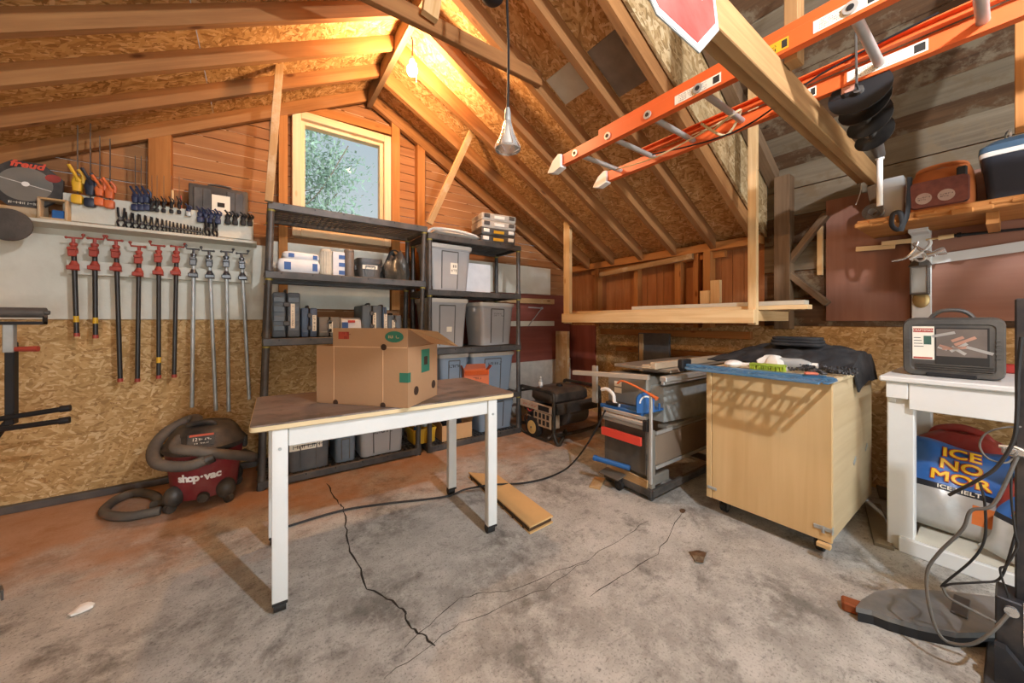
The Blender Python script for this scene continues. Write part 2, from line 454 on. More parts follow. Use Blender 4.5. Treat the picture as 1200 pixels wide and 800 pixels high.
# pale thin strips between the siding boards, broken up
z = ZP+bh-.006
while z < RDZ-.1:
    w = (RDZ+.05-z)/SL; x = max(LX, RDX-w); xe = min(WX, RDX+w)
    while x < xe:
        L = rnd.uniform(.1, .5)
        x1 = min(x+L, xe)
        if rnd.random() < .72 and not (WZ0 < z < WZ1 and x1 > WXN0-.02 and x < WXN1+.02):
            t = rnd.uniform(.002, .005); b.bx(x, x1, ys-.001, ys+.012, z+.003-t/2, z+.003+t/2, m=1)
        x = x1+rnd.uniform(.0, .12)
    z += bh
b.bx(LX-.1, WX+.2, GY+.056, GY+.06, 1.0, WZ0, m=2)
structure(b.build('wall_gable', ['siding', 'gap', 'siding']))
b = B()                                           # low block wall and red board right of the racks
b.bx(1.55, WX, GY-.03, GY+.03, 0, .62, m=0)
b.bx(1.2, WX, GY-.012, GY+.028, .62, 1.42, m=1)
b.bx(1.55, 2.95, GY-.045, GY-.012, 1.42, 1.74, m=2)
structure(b.build('wall_corner', ['concrete_block', 'red_board', 'white_board']))
for nm, z, lab in (('wall_rail', 1.335, 'upper'), ('wall_rail', 1.07, 'lower')):
    b = B(); b.bx(2.0, 2.98, GY-.085, GY-.046+.034, z-.03, z+.03, .003)
    b.build(nm, 'pine_worn' if lab == 'upper' else 'white_board', label='%s horizontal rail on the dark red board right of the second rack' % lab, category='rail')

# eave wall on the right: upright siding, plate, strand board band, older brown boards nearer the camera
b = B()
y = RISER+.02
while y < GY:
    w = rnd.choice((.075, .09, .11, .13)); y1 = min(y+w-.004, GY); b.bx(WX, WX+.02, y, y1, 1.0, 1.9); y += w
b.bx(WX+.03, WX+.05, BY, GY, .0, 2.4, m=0)
structure(b.build('wall_right', ['siding_v']))
b = B()
b.bx(WX-.005, WX+.025, BY, GY, 0, 1.06, m=0)
structure(b.build('wall_eave', ['osb_wall']))
b = B()
for i in range(6):
    z0 = 1.06+i*.21
    b.bx(WX-.002+rnd.uniform(0, .006), WX+.02, BY, RISER+.02, z0+.004, z0+.206, m=0 if i in (0, 1, 3) else 1)
structure(b.build('wall_side', ['plank_old', 'plank_grey']))
b = B(); b.bx(LX-.02, LX, BY, GY, 0, 1.85); structure(b.build('wall_left', ['osb_wall']))
b = B()                                            # door side behind the camera: a wide open doorway
b.bx(LX-.1, LX+.45, BY-.02, BY, 0, 2.0); b.bx(WX-.45, WX+.1, BY-.02, BY, 0, 2.0)
pts = [(LX-.1, 1.95), (WX+.1, 1.95), (WX+.1, 2.4), (RDX, 3.85), (LX-.1, 2.0)]
b.prism(pts, .02, frame((0, BY-.02, 0), (1, 0, 0), (0, 0, 1)))
structure(b.build('wall_front', ['osb_wall']))

# roof: strand board on both slopes, a riser, then old planks
def slab(b, x0, x1, y0, y1, zf, th=.018, m=0):
    b.skin([[b.bm.verts.new(V((x, y, zf(x)+dz))) for x, dz in ((x0, 0), (x1, 0), (x1, th), (x0, th))] for y in (y0, y1)], m, True, False)
b = B(); n_ = 0
y = BY
for y0, y1 in ((BY, -1.6), (-1.6, -.38), (-.38, .84), (.84, 2.06), (2.06, GY+.06)):
    slab(b, LX-.05, -.25, y0+.002, y1-.002, roof); slab(b, -.246, RDX, y0+.002, y1-.002, roof)
structure(b.build('ceiling_left', ['osb_roof_left']))
b = B()
for y0, y1 in ((RISER, 2.2), (2.2, GY+.06)):
    for x0, x1 in ((RDX, 1.9), (1.904, 2.75), (2.754, WX+.1)): slab(b, x0, x1, y0+.002, y1-.002, roof)
structure(b.build('ceiling_right', ['osb_roof']))
b = B()
x = RDX
i = 0
while x < WX+.1:
    w = rnd.choice((.14, .16, .19)); x1 = min(x+w-.006, WX+.12)
    slab(b, x, x1, BY, RISER+.02, lambda q: oldroof(q)+.002*(i % 3), .02, 1 if i % 4 in (1,) else 0); x += w; i += 1
slab(b, RDX, WX+.12, BY, RISER+.02, lambda q: oldroof(q)+.03, .02, 0)
b.bx(RDX-.02, RDX, BY, RISER, RDZ-.05, oldroof(RDX)+.03)
structure(b.build('ceiling_planks', ['plank_old', 'plank_grey']))
b = B()
b.prism([(RDX, RDZ-.02), (WX, roof(WX)-.02), (WX, oldroof(WX)+.01), (RDX, oldroof(RDX)+.01)], .018, frame((0, RISER+.018, 0), (1, 0, 0), (0, 0, 1)))
structure(b.build('wall_riser', ['osb_riser']))

# rafters
RD = .10
def rafter(x0, x1, y, mat, zf, label, group, w=.038, d=RD):
    b = B()
    b.skin([[b.bm.verts.new(V((x, yy, zf(x)-dz))) for yy, dz in ((y-w/2, .001), (y+w/2, .001), (y+w/2, d), (y-w/2, d))] for x in (x0, x1)], 0, True, False)
    o = b.build('roof_rafter', mat, label=label, category='rafter', group=group); o['kind'] = 'thing'; return o
ly = [3.325, 2.93, 2.58, 2.24, 1.90, 1.56, 1.22, .88]
for i, y in enumerate(ly):
    rafter(LX, RDX-.022, y, 'rafter', roof, ('pine rafter of the left roof slope lying against the gable wall' if i == 0 else
           'pine rafter of the left roof slope, %s out from the gable wall' % ORD[i]), 'rafters of the left roof slope')
ry = [3.325, 2.96, 2.60, 2.24, 1.88, 1.52, 1.20]
for i, y in enumerate(ry):
    rafter(RDX+.022, WX-.106, y, 'rafter', roof, d=.125, w=.044, label=('pine rafter of the right roof slope lying against the gable wall' if i == 0 else
           'pine rafter of the right roof slope, %s out from the gable wall' % ORD[i]), group='rafters of the right roof slope')
rafter(1.2, WX, RISER-.045, 'rafter_old', oldroof, 'weathered grey rafter under the old planks beside the strand board riser', None, .07, .12)
b = B(); b.bx(RDX-.02, RDX+.02, RISER+.03, GY-.02, RDZ-.15, RDZ-.014)
b.build('ridge_board', 'rafter_old', label='grey ridge board along the roof peak above the bare bulb', category='beam')
b = B(); M = frame((0, GY-.10, 0), (1, 0, 0), (0, 0, 1))

# plates, studs and braces of the eave wall
b = B(); b.bx(WX-.10, WX-.001, RISER+.02, GY-.03, 1.715, 1.785, .002); b.bx(WX-.05, WX-.001, RISER+.3, GY-.4, 1.655, 1.712, .002)
b.build('top_plate', 'stud', label='doubled pine plate running under the rafter ends on the right wall', category='beam')
def stud_x(u, z0, z1, label, w=.06, d=.075, mat='stud', name='wall_stud'):
    p = onX(u, 330, WX-d); b = B(); b.bx(WX-d, WX-.001, p.y-w/2, p.y+w/2, z0, z1, .002)
    return b.build(name, mat, label=label, category='stud')
stud_x(699, 1.04, 1.715, 'pine wall stud nearest the dark corner behind the hanging shelf')
stud_x(745, 1.04, 1.654, 'short pine stud in the middle of the framed opening on the right wall', .05)
stud_x(794, 1.04, 1.654, 'pine stud right of the framed opening on the right wall', .06)
stud_x(815, 1.04, 1.715, 'pine stud left of the doubled studs on the right wall', .045)
stud_x(828, 1.04, 1.715, 'dark pine stud behind the short upright offcuts', .06, .1)
stud_x(916, 1.04, 2.2, 'weathered grey post at the end of the newer wall', .10, .1, 'rafter_old', 'wall_post')
b = B(); p0, p1 = onX(703, 322, WX-.105), onX(812, 300, WX-.105)
b.beam(p0, p1, .03, .05, m=0); b.build('header_board', 'pine_worn', label='pale sloping header board across the framed opening on the right wall', category='board')
for (a0, a1), lab in ((((921, 312), (968, 252)), 'dark brace rising from the grey post to the brown board'), (((921, 318), (970, 356)), 'grey brace falling from the grey post to the brown board')):
    b = B(); b.beam(onX(*a0, WX-.05), onX(*a1, WX-.05), .04, .07, (1, 0, 0)); b.build('wall_brace', 'rafter_old', label=lab, category='brace')

# studs of the gable wall
def stud_y(u, w, label, z0=1.1, mat='stud', d=.05, dz=.0):
    p = onY(u, 200, GY-d); b = B()
    b.bx(p.x-w/2, p.x+w/2, GY-d, GY+.029, z0, roof(p.x)-.02-dz, .002); return b.build('wall_stud', mat, label=label, category='stud')
stud_y(187, .11, 'bright pine stud standing behind the row of blue clamps', 1.9)
stud_y(332, .06, 'pine stud left of the window', 1.2)
stud_y(464, .075, 'brown stud right of the window', 1.2)
stud_y(494, .075, 'orange pine stud on the siding, second right of the window', 1.2)
b = B(); pa, pb = onY(352, 125, GY-.02), onY(465, 156, GY-.02)
b.beam(pa, pb, .03, .07); b.build('window_header', 'stud', label='brown header board lying over the window', category='board')

# window
b = B()
fw = .062
x0, x1, z0, z1 = WXN0, WXN1, WZ0, WZ1
for a in ((x0, x0+fw, z0, z1), (x1-fw, x1, z0, z1), (x0+fw, x1-fw, z1-fw, z1), (x0+fw, x1-fw, z0, z0+fw)):
    b.bx(a[0], a[1], GY-.04, GY+.10, a[2], a[3], .004)
f2 = .03
for a in ((x0+fw, x0+fw+f2, z0+fw, z1-fw), (x1-fw-f2, x1-fw, z0+fw, z1-fw), (x0+fw+f2, x1-fw-f2, z1-fw-f2, z1-fw), (x0+fw+f2, x1-fw-f2, z0+fw, z0+fw+f2)):
    b.bx(a[0], a[1], GY+.0, GY+.07, a[2], a[3], .003)
w = structure(b.build('window_1', ['frame_cream']))
b = B(); b.bx(x0+fw+f2-.005, x1-fw-f2+.005, GY+.03, GY+.034, z0+fw+f2-.005, z1-fw-f2+.005); b.build('window_pane', 'glass', w)

# dark base board along the gable wall
b = B(); b.bx(LX, 1.5, GY-.035, GY-.001, 0, .045, .004); structure(b.build('baseboard_back', ['dark_steel']))

# tree outside the window
k = N('leaf'); k.bsdf(k.ramp(k.noise(k.coord('Object'), 1.4, 4), [(.3, '#4f6350'), (.7, '#8b9f88')]), .7); MT['leaf'] = k.m
MT['bark'] = plain('bark', '#6d6253', .9)
tr = thing('tree', 'leafy green tree standing outside the window', 'tree', (.62, 9.0, -.5))
b = B(); b.tube([(0, 0, 0), (.1, 0, 2), (-.1, .1, 4), (.1, 0, 6.2)], [.16, .13, .1, .04], 8, 0, 4)
for i in range(14):
    a = rnd.uniform(0, 2*PI); h = rnd.uniform(2.5, 5.6); L = rnd.uniform(.8, 1.7)
    b.tube([(0, 0, h), (.5*L*math.cos(a), .5*L*math.sin(a), h+.5*L*.6), (L*math.cos(a), L*math.sin(a), h+L*.9)], [.05, .03, .012], 5, 0, 3)
b.build('trunk', 'bark', tr)
b = B()
for i in range(46):
    a = rnd.uniform(0, 2*PI); h = rnd.uniform(3.0, 6.3); r = rnd.uniform(.2, 1.0)*(1.55-.28*abs(h-4.4))
    c = V((r*math.cos(a), r*math.sin(a), h)); q = rnd.uniform(.3, .55)
    for j in range(260):
        d = V((rnd.gauss(0, 1), rnd.gauss(0, 1), rnd.gauss(0, 1)))*q*.62
        n1 = V((rnd.gauss(0, 1), rnd.gauss(0, 1), rnd.gauss(0, 1))).normalized(); n2 = n1.orthogonal().normalized(); s_ = rnd.uniform(.025, .055)
        b.face([c+d-n1*s_*1.5, c+d+n2*s_*.6, c+d+n1*s_*1.5, c+d-n2*s_*.6])
b.build('foliage', 'leaf', tr)['kind'] = 'stuff'
b = B(); b.bx(-14, 16, GY+1.2, 26, -.62, -.5); structure(b.build('ground', [plain('lawn', '#6f7f58', .9)]))

# loose timbers leaning and hanging under the roof
b = B(); p0 = onY(315, 236, 2.80); p1 = onY(328, 72, 2.80); b.beam(p0, p1, .035, .045, (1, 0, 0)); 
b.build('leaning_board', 'pine_worn', label='rough pale board standing upright on the corner of the left rack', category='board')
p1 = V((1.42, 2.62, roof(1.42)-.075)); p0 = onY(497, 268, 2.86)
b = B(); b.beam(onY(503, 262, 2.83), onY(558, 143, 2.70), .03, .05, (1, 0, 0)); b.build('diagonal_brace', 'pine_worn', label='pale stick slanting from the rack corner up to a rafter right of the window', category='board')
b = B(); b.bx(.02, 1.54, 1.87-.019-.04, 1.87-.021, 2.655, 2.745, .003); b.build('collar_tie', 'rafter', label='collar tie beam crossing the roof peak in front of the bare bulb', category='beam')
p = onY(507, 14, 1.78); b = B(); b.beam((p.x-.02, 1.775, p.z-.04), (p.x+.03, 1.775, RDZ-.16), .04, .085, (1, 0, 0)); b.build('hanging_block', 'pine', label='short bright pine block hanging at the roof peak above the collar tie', category='board')

# camera
cam = bpy.data.cameras.new('camera'); cam.sensor_width = 36; cam.lens = FPX/1200*36; cam.shift_y = -(400-HOR)/1200; cam.clip_start = .02
co = bpy.data.objects.new('camera', cam); COL.objects.link(co); co.location = (0, 0, EYE); co.rotation_euler = (PI/2, 0, -TH); SC.camera = co

# light: bare warm bulb at the peak, a second bulb nearer the door, daylight through the window, added sky fill through the doorway
W = bpy.data.worlds.new('sky'); SC.world = W; W.use_nodes = True
nt = W.node_tree; bg = nt.nodes['Background']
tc = nt.nodes.new('ShaderNodeTexCoord'); sx = nt.nodes.new('ShaderNodeSeparateXYZ'); rp = nt.nodes.new('ShaderNodeValToRGB')
nt.links.new(tc.outputs['Generated'], sx.inputs[0]); nt.links.new(sx.outputs[2], rp.inputs[0]); nt.links.new(rp.outputs[0], bg.inputs[0])
DOOR_FILL = 6.0                                     # added fill: sky made several times brighter behind the camera to lighten the room
mr = nt.nodes.new('ShaderNodeMapRange'); mr.inputs[1].default_value = .25; mr.inputs[2].default_value = -.55; mr.inputs[3].default_value = .85; mr.inputs[4].default_value = DOOR_FILL
nt.links.new(sx.outputs[1], mr.inputs[0]); nt.links.new(mr.outputs[0], bg.inputs[1])
for e, (p_, c_) in zip(rp.color_ramp.elements, ((0, '#e9eff0'), (.7, '#a9c6d6'))): e.position = p_; e.color = C(c_)
bg.inputs[1].default_value = WORLD = .9
MT['bulb_lit'] = emit('lit_bulb', '#ffc994', 1450)
MT['bulb_cool'] = emit('lit_bulb_neutral', '#f4f7ff', 3950)
BA = onY(483, 82, 2.4)
t = thing('light_bulb', 'bare glowing bulb hanging from the roof peak in front of the window', 'light bulb', BA)
b = B(); b.lathe([(.004, -.034), (.026, -.03), (.036, -.008), (.033, .014), (.018, .036), (.013, .046)], n=16); b.build('bulb', 'bulb_lit', t)
b = B(); b.lathe([(.016, .043), (.018, .05), (.018, .075), (.01, .09)], n=14); b.tube([(.015, 0, .06), (.03, 0, .055), (.03, .004, -.07)], .0015, 5); b.build('socket', 'white_plastic', t)
b = B(); b.tube([(0, 0, .085), (.004, 0, .2), (-.03, 0, roof(BA.x)-BA.z-.02)], .004, 6); b.build('cord', 'black', t)
t = thing('ceiling_bulb', 'second bare bulb hung from the roof nearer the door', 'light bulb', (.95, -.75, 2.5))
b = B(); b.lathe([(.004, -.04), (.024, -.033), (.036, -.01), (.034, .012), (.018, .04), (.015, .05)], n=16); b.build('bulb', 'bulb_cool', t)
b = B(); b.lathe([(.018, .048), (.02, .055), (.02, .085), (.01, .1)], n=14); b.tube([(0, 0, .1), (0, 0, 1.1)], .004, 6); b.build('socket', 'white_plastic', t)
SC.view_settings.view_transform = 'Standard'; SC.view_settings.look = 'None'; SC.view_settings.gamma = 1; SC.view_settings.use_curve_mapping = False
SC.view_settings.exposure = 0.0
SC.cycles.max_bounces = 10; SC.cycles.diffuse_bounces = 6; SC.cycles.sample_clamp_indirect = 6

# ================================================================== RACKS
def RACKY(): return 2.83
RY0, RY1 = 2.83, 3.27
def make_rack(x0, x1, tiers, lean, label):
    t = thing('storage_rack', label, 'storage rack', (x0, RY0, 0), group='black plastic racks along the gable wall')
    W_, D_ = x1-x0, RY1-RY0
    def lx(z): return lean*z
    th = .05
    for i, z in enumerate(tiers):
        b = B(); o = lx(z)
        zt, zb = z, z-th
        rim = .03
        b.bx(o, o+W_, 0, rim, zb, zt, .004); b.bx(o, o+W_, D_-rim, D_, zb, zt, .004)
        b.bx(o, o+rim, rim, D_-rim, zb, zt, .004); b.bx(o+W_-rim, o+W_, rim, D_-rim, zb, zt, .004)
        nx, ny = 26, 7
        for k in range(1, nx): x = o+rim+(W_-2*rim)*k/nx; b.bx(x-.007, x+.007, rim, D_-rim, zt-.012, zt-.002)
        for k in range(1, ny): y = rim+(D_-2*rim)*k/ny; b.bx(o+rim, o+W_-rim, y-.009, y+.009, zt-.03, zt-.004)
        for k in range(6): x = o+.09+(W_-.18)*k/5; b.bx(x-.003, x+.003, -.0015, .002, zt-.018, zt-.006, m=1)
        b.build('shelf', ['black_plastic', 'black'], t)
    for sx in (0, 1):
        for sy in (0, 1):
            b = B(); xx = .022 if sx == 0 else W_-.022; yy = .022 if sy == 0 else D_-.022
            for za, zb in zip([-.0]+tiers[:-1], [tiers[0]-th]+[q-th for q in tiers[1:]]):
                b.cyl((xx+lx(za), yy, za), (xx+lx(zb), yy, zb), .021, .019, 14)
                b.cyl((xx+lx(za), yy, za), (xx+lx(za+.03), yy, za+.03), .027, .024, 14)
                b.cyl((xx+lx(zb-.012), yy, zb-.012), (xx+lx(zb), yy, zb), .0225, .0225, 14, 1)
            b.build('post', ['black_plastic', plain_y], t)
    return t
plain_y = plain('collar_yellow', '#8d8440', .6, 0, .1)
T1 = [.06, .47, .985, 1.43, 1.885]
T2 = [.05, .405, .865, 1.365, 1.84]
make_rack(.005, 1.105, T1, .03, 'left black plastic storage rack with slatted shelves below the window')
make_rack(1.165, 2.135, T2, .0, 'right black plastic storage rack loaded with grey totes near the corner')
def xat(u, y): return onY(u, 300, y).x
def zat(u, v, y): return onY(u, v, y).z

def tote(name, label, w, d, h, loc, rz, body, lid, group, text=None, lab=None, lidh=.03, taper=.84):
    t = thing(name, label, 'storage tote', loc, rz, group)
    b = B(); c = .035
    b.loft([(w*taper, d*taper, 0, c), (w*.97, d*.96, h-.05, c), (w*.97, d*.96, h-.045, c), (w*1.0, d*1.0, h-.044, c), (w*1.0, d*1.0, h-.02, c), (w*.95, d*.94, h-.02, c)], cs=3)
    b.build('body', [body], t)
    b = B()                                        # recessed front panel between two flutes
    sl = (d*.96-d*taper)/2/(h-.05)
    def fy(z): return -(d*taper/2+sl*z)-.001
    for (a0, a1, zz0, zz1, o_) in ((-.2*w, .16*w, .02, h-.06, .002),):
        b.face([(a0, fy(zz0)-o_, zz0), (a1, fy(zz0)-o_, zz0), (a1*1.05, fy(zz1)-o_, zz1), (a0*1.05, fy(zz1)-o_, zz1)])
        for a in (a0, a1):
            b.beam((a, fy(zz0)-.002, zz0), (a*1.05, fy(zz1)-.002, zz1), .006, .012, (0, 1, 0), .001, 1)
        b.beam((a0*1.05, fy(zz1)-.002, zz1), (a1*1.05, fy(zz1)-.002, zz1), .01, .01, (0, 1, 0), .001, 1)
    b.build('front_panel', [body, 'dark_steel'], t)
    for s_ in (-1, 1):
        b = B(); b.loft([(.03, d*.3, h-.085, .01, s_*w*.49, 0), (.04, d*.34, h-.05, .012, s_*w*.495, 0)]); b.build('handle', [body], t)
    if lid:
        b = B(); b.loft([(w*1.03, d*1.04, h-.034, c), (w*1.04, d*1.05, h-.01, c), (w*1.03, d*1.04, h, c), (w*.93, d*.92, h+.001, c), (w*.92, d*.91, h-.008, c)]); b.build('lid', [lid], t)
    if lab or text:
        b = B(); lw, lh, lx_, lz = lab or (.16, .05, 0, h*.72)
        y = fy(lz)-.006
        if lab: 
            b.face([(lx_-lw/2, y+sl*lh/2, lz-lh/2), (lx_+lw/2, y+sl*lh/2, lz-lh/2), (lx_+lw/2, y-sl*lh/2, lz+lh/2), (lx_-lw/2, y-sl*lh/2, lz+lh/2)], 0)
        if text: scribble(b, lw*.8, lh*.8, (lx_, y-.001, lz), (1, 0, 0), (0, -sl, 1), 1, text[0], int(w*9999)+int(loc[0]*99))
        b.build('label', ['paper', 'ink'], t)
    return t
GREY, BLUEG, DARKG = plain('tote_grey', '#a3a2a1', .5, 0, .06, 4, .1, .4, .15), plain('tote_bluegrey', '#7c8996', .5, 0, .06, 4, .1, .4, .15), plain('tub_dark', '#54575a', .5, 0, .1, 5, .1, .4, .25)
LIDG = plain('lid_grey', '#c0b9ae', .5, 0, .06, 5, .1, .4, .2)
G_T = 'grey storage totes on the right rack'
def on_rack(u0, u1, z, vt, y=2.86):
    """width, left edge x and height of a thing whose front stands at depth y on a shelf of height z"""
    xa, xb = xat(u0, y), xat(u1, y); return xa, xb, zat((u0+u1)/2, vt, y)-z
def tote_at(u0, u1, z, vt, label, body, lid, d=.305, y=2.895, rz=0, group=G_T, **kw):
    xa, xb, h = on_rack(u0, u1, z, vt, y)
    return tote('storage_tote', label, xb-xa, d, h, ((xa+xb)/2, y+d/2, z+.002), rz, body, lid, group, **kw)
tote_at(503, 553, T2[3], 287, 'lidded grey tote on the upper middle shelf of the right rack', GREY, LIDG, lab=(.07, .1, .03, .2), text=[2])
tote_at(501, 549, T2[2], 350, 'lidded grey tote with small square tag, left on the middle shelf of the right rack', GREY, LIDG, lab=(.05, .045, .01, .16))
tote_at(558, 604, T2[2], 355, 'turned grey tote with black handwriting, right on the middle shelf of the right rack', GREY, LIDG, rz=.2, d=.28, y=2.93, text=[2], lab=None)
tote_at(516, 550, T2[1], 415, 'narrow blue-grey tote on the lower shelf right behind the cardboard carton', BLUEG, LIDG, text=[1], y=2.955, d=.27)
tote_at(553, 603, T2[1], 413, 'wide blue-grey tote behind the small red carton on the lower shelf', BLUEG, LIDG, text=[1], y=2.955, d=.27)
tote_at(561, 604, T2[0], 464, 'blue-grey lidded tote on the floor shelf at the end of the right rack', BLUEG, LIDG, y=2.89)
G_B = 'bins on the floor shelves under the table'
tote_at(337, 387, T1[0], 511, 'dark grey tub with a long white label on the floor shelf of the left rack', DARKG, DARKG, group=G_B, lab=(.2, .05, -.02, .17), text=[1], y=2.862, d=.33, taper=.93)
tote_at(393, 418, T1[0], 505, 'slim dark blue-grey bin between the labelled tub and the pale grey tote', plain('bin_slate', '#6a7680', .45), None, group=G_B, y=2.862, d=.33, taper=.93)
tote_at(422, 474, T1[0], 495, 'pale grey tote with dark handwriting on the floor shelf of the left rack', GREY, LIDG, group=G_B, text=[1], y=2.862, d=.33, taper=.93)

# cartons and crate on the floor shelf
def carton(name, label, w, d, h, loc, rz, mat, flap=.08, flaps=(1, 1, 1, 1), parts=None, cat='cardboard box'):
    t = thing(name, label, cat, loc, rz)
    b = B(); th = .004
    b.bx(-w/2, w/2, -d/2, d/2, 0, th); b.bx(-w/2, w/2, -d/2, -d/2+th, th, h); b.bx(-w/2, w/2, d/2-th, d/2, th, h)
    b.bx(-w/2, -w/2+th, -d/2+th, d/2-th, th, h); b.bx(w/2-th, w/2, -d/2+th, d/2-th, th, h); b.build('body', [mat], t)
    for (fl, p, q, out) in ((flaps[0], (-w/2, -d/2), (w/2, -d/2), (0, -1)), (flaps[1], (w/2, -d/2), (w/2, d/2), (1, 0)), (flaps[2], (w/2, d/2), (-w/2, d/2), (0, 1)), (flaps[3], (-w/2, d/2), (-w/2, -d/2), (-1, 0))):
        if fl is None: continue
        a = fl; b = B(); c_ = V(((p[0]+q[0])/2, (p[1]+q[1])/2, h)); r_ = V((q[0]-p[0], q[1]-p[1], 0)); L = r_.length
        up = V((out[0]*math.sin(a), out[1]*math.sin(a), math.cos(a)))
        b.beam(c_+up*.001-r_*.49, c_+up*.001+r_*.49, .003, .004, up, 0)
        b.face([c_-r_*.49, c_+r_*.49, c_+r_*.47+up*flap, c_-r_*.47+up*flap])
        bmesh.ops.solidify(b.bm, geom=b.bm.faces[-1:], thickness=.003); b.build('flap', [mat], t)
    return t
CARD = plain('cardboard', '#b98a5c', .85, 0, .06, 3, .1, .15); CARDL = plain('cardboard_pale', '#c99d6e', .85, 0, .05, 3, .1, .15)
xa, xb, h = on_rack(520, 554, T2[0], 497, 2.86)
t = carton('cardboard_box', 'open cardboard box holding dark odds and ends on the floor shelf of the right rack', xb-xa, .28, h, ((xa+xb)/2, 3.01, T2[0]+.002), -.05, CARDL, .06, (None, .4, .3, .5))
b = B()
for i in range(9): b.beam((rnd.uniform(-.07, .07), rnd.uniform(-.1, .1), h*.5), (rnd.uniform(-.07, .07), rnd.uniform(-.1, .1), h+rnd.uniform(-.01, .03)), .03, .03)
b.build('contents', 'black', t)['kind'] = 'stuff'
xa, xb, h = on_rack(546, 576, T2[1], 434, 2.85)
t = carton('red_carton', 'small open orange and red carton in front of the blue-grey totes', xb-xa-.04, .085, h, ((xa+xb)/2-.01, 2.895, T2[1]+.002), -.25, 'orange', .05, (2.4, .7, .3, .4))
b = B(); b.bx(-.05, .05, -.0445, -.043, .0, h*.45, m=0); scribble(b, .07, .03, (0, -.0435, h*.7), (1, 0, 0), (0, 0, 1), 1, 1, 5); b.build('printed_panel', [plain('maroon_print', '#7d2a2c', .6), 'ink'], t)
# yellow crate with two bottles
xa, xb = xat(486, 2.87), xat(513, 2.87); w = xb-xa
t = thing('yellow_crate', 'yellow plastic crate on the floor shelf beside the middle rack posts', 'crate', ((xa+xb)/2, 3.0, T1[0]+.002))
b = B(); b.loft([(w*.88, .18, 0, .015), (w, .2, .11, .015), (w*1.04, .21, .112, .015), (w*1.04, .21, .125, .015), (w*.94, .18, .125, .015), (w*.82, .16, .01, .01)]); 
for i in range(5): b.bx(-w*.4+i*w*.2-.004, -w*.4+i*w*.2+.004, -.105, -.09, .01, .105)
b.build('basket', 'yellow', t)
def bottle(label, loc, r, h, col, cap, band=None, group=None):
    t = thing('bottle', label, 'bottle', loc, 0, group); b = B()
    b.lathe([(r*.9, 0), (r, .01), (r, h*.6), (r*.8, h*.72), (r*.35, h*.82), (r*.35, h*.9)], n=16); b.build('body', col, t)
    b = B(); b.lathe([(r*.42, h*.88), (r*.42, h), (r*.3, h*1.005)], n=14); b.build('cap', cap, t)
    if band: b = B(); b.lathe([(r*1.01, h*.14), (r*1.015, h*.15), (r*1.015, h*.5), (r*1.01, h*.51)], n=16, cap=False); b.build('label', band, t)
    return t
bx_ = (xa+xb)/2
bottle('blue-capped pale bottle standing left in the yellow crate', (bx_-.03, 3.0, T1[0]+.013), .03, .235, 'white_plastic', 'blue', 'blue', 'bottles in the yellow crate')
bottle('grey bottle with yellow label standing right in the yellow crate', (bx_+.035, 2.99, T1[0]+.013), .032, .22, 'galv', 'black', 'yellow', 'bottles in the yellow crate')

# second shelf of the left rack
z = T1[3]+.002
def packet(label, u0, u1, v0, v1, y, d, base, mats, rx=0.0, lumps=1):
    xa, xb = xat(u0, y), xat(u1, y); za, zb = zat(u0, v1, y), zat(u0, v0, y); w, h = xb-xa, zb-za
    t = thing('paper_bag', label, 'packet', ((xa+xb)/2, y+d/2, base), 0, 'blue and white packets on the left rack', (0, rx, 0))
    b = B(); b.loft([(w*.9, d*.9, 0, .03), (w, d, h*.3, .035), (w, d, h*.7, .035), (w*.92, d*.9, h, .04)], cs=4)
    b.build('bag', [mats[0]], t)
    b = B(); b.bx(-w*.35, -w*.2, -d/2-.003, -d/2+.01, h*.2, h*.75); b.bx(w*.3, w*.42, -d/2-.003, -d/2+.01, h*.2, h*.75); b.bx(-w*.4, w*.45, -d*.3, d*.3, h-.004, h+.001); b.build('printed_patch', [mats[1]], t)
    return t, h
WHP = plain('white_packet', '#dfe0e2', .6, 0, .06, 12, .2); BLP = plain('blue_print', '#3a5f9d', .6, 0, .06)
t, h1 = packet('lower blue and white paper packet of the two stacked on the left rack', 325, 376, 302.5, 319, 2.87, .22, z, (WHP, BLP))
packet('upper blue and white paper packet lying slanted on the lower one', 331, 375, 294, 302.5, 2.88, .2, z+h1+.001, (WHP, BLP), .03)
def upright(name, label, cat, u0, u1, v0, y, base, mats, group=None, d=None):
    pass
def can(name, label, cat, u0, u1, vt, y, base, mat, cap=None, ribs=False):
    xa, xb = xat(u0, y), xat(u1, y); r = (xb-xa)/2; h = zat((u0+u1)/2, vt, y)-base
    t = thing(name, label, cat, ((xa+xb)/2, y+r, base)); b = B()
    b.lathe([(r*.94, 0), (r, .006), (r, h-.012), (r*.94, h-.004), (r*.5, h)], n=24)
    if ribs:
        for i in range(16): a = 2*PI*i/16; b.cyl((r*math.cos(a), r*math.sin(a), .01), (r*math.cos(a), r*math.sin(a), h-.015), .003, None, 6)
    b.build('body', mat, t); b = B(); b.lathe([(r*1.0, h-.022), (r*1.03, h-.02), (r*1.03, h-.006), (r*.9, h+.002), (.2*r, h+.004)], n=24); b.build('lid', cap or mat, t)
    return t
can('canister', 'ribbed cream canister between the packets and the blue striped carton', 'canister', 376, 389.5, 292, 2.87, z, plain('cream_plastic', '#d2c8b4', .5), None, True)
xa, xb = xat(390, 2.87), xat(404, 2.87); h = zat(396, 295, 2.87)-z
t = thing('striped_carton', 'white carton with blue bars standing beside the grey-brown canister', 'carton', ((xa+xb)/2, 2.92, z))
w = xb-xa; b = B(); b.bx(-w/2, w/2, -.05, .05, 0, h, .003); b.build('body', WHP, t)
for q in (.05, .38, .7): b = B(); b.bx(0, w/2+.001, -.0515, -.04, h*q, h*(q+.17)); b.build('printed_bar', BLP, t)
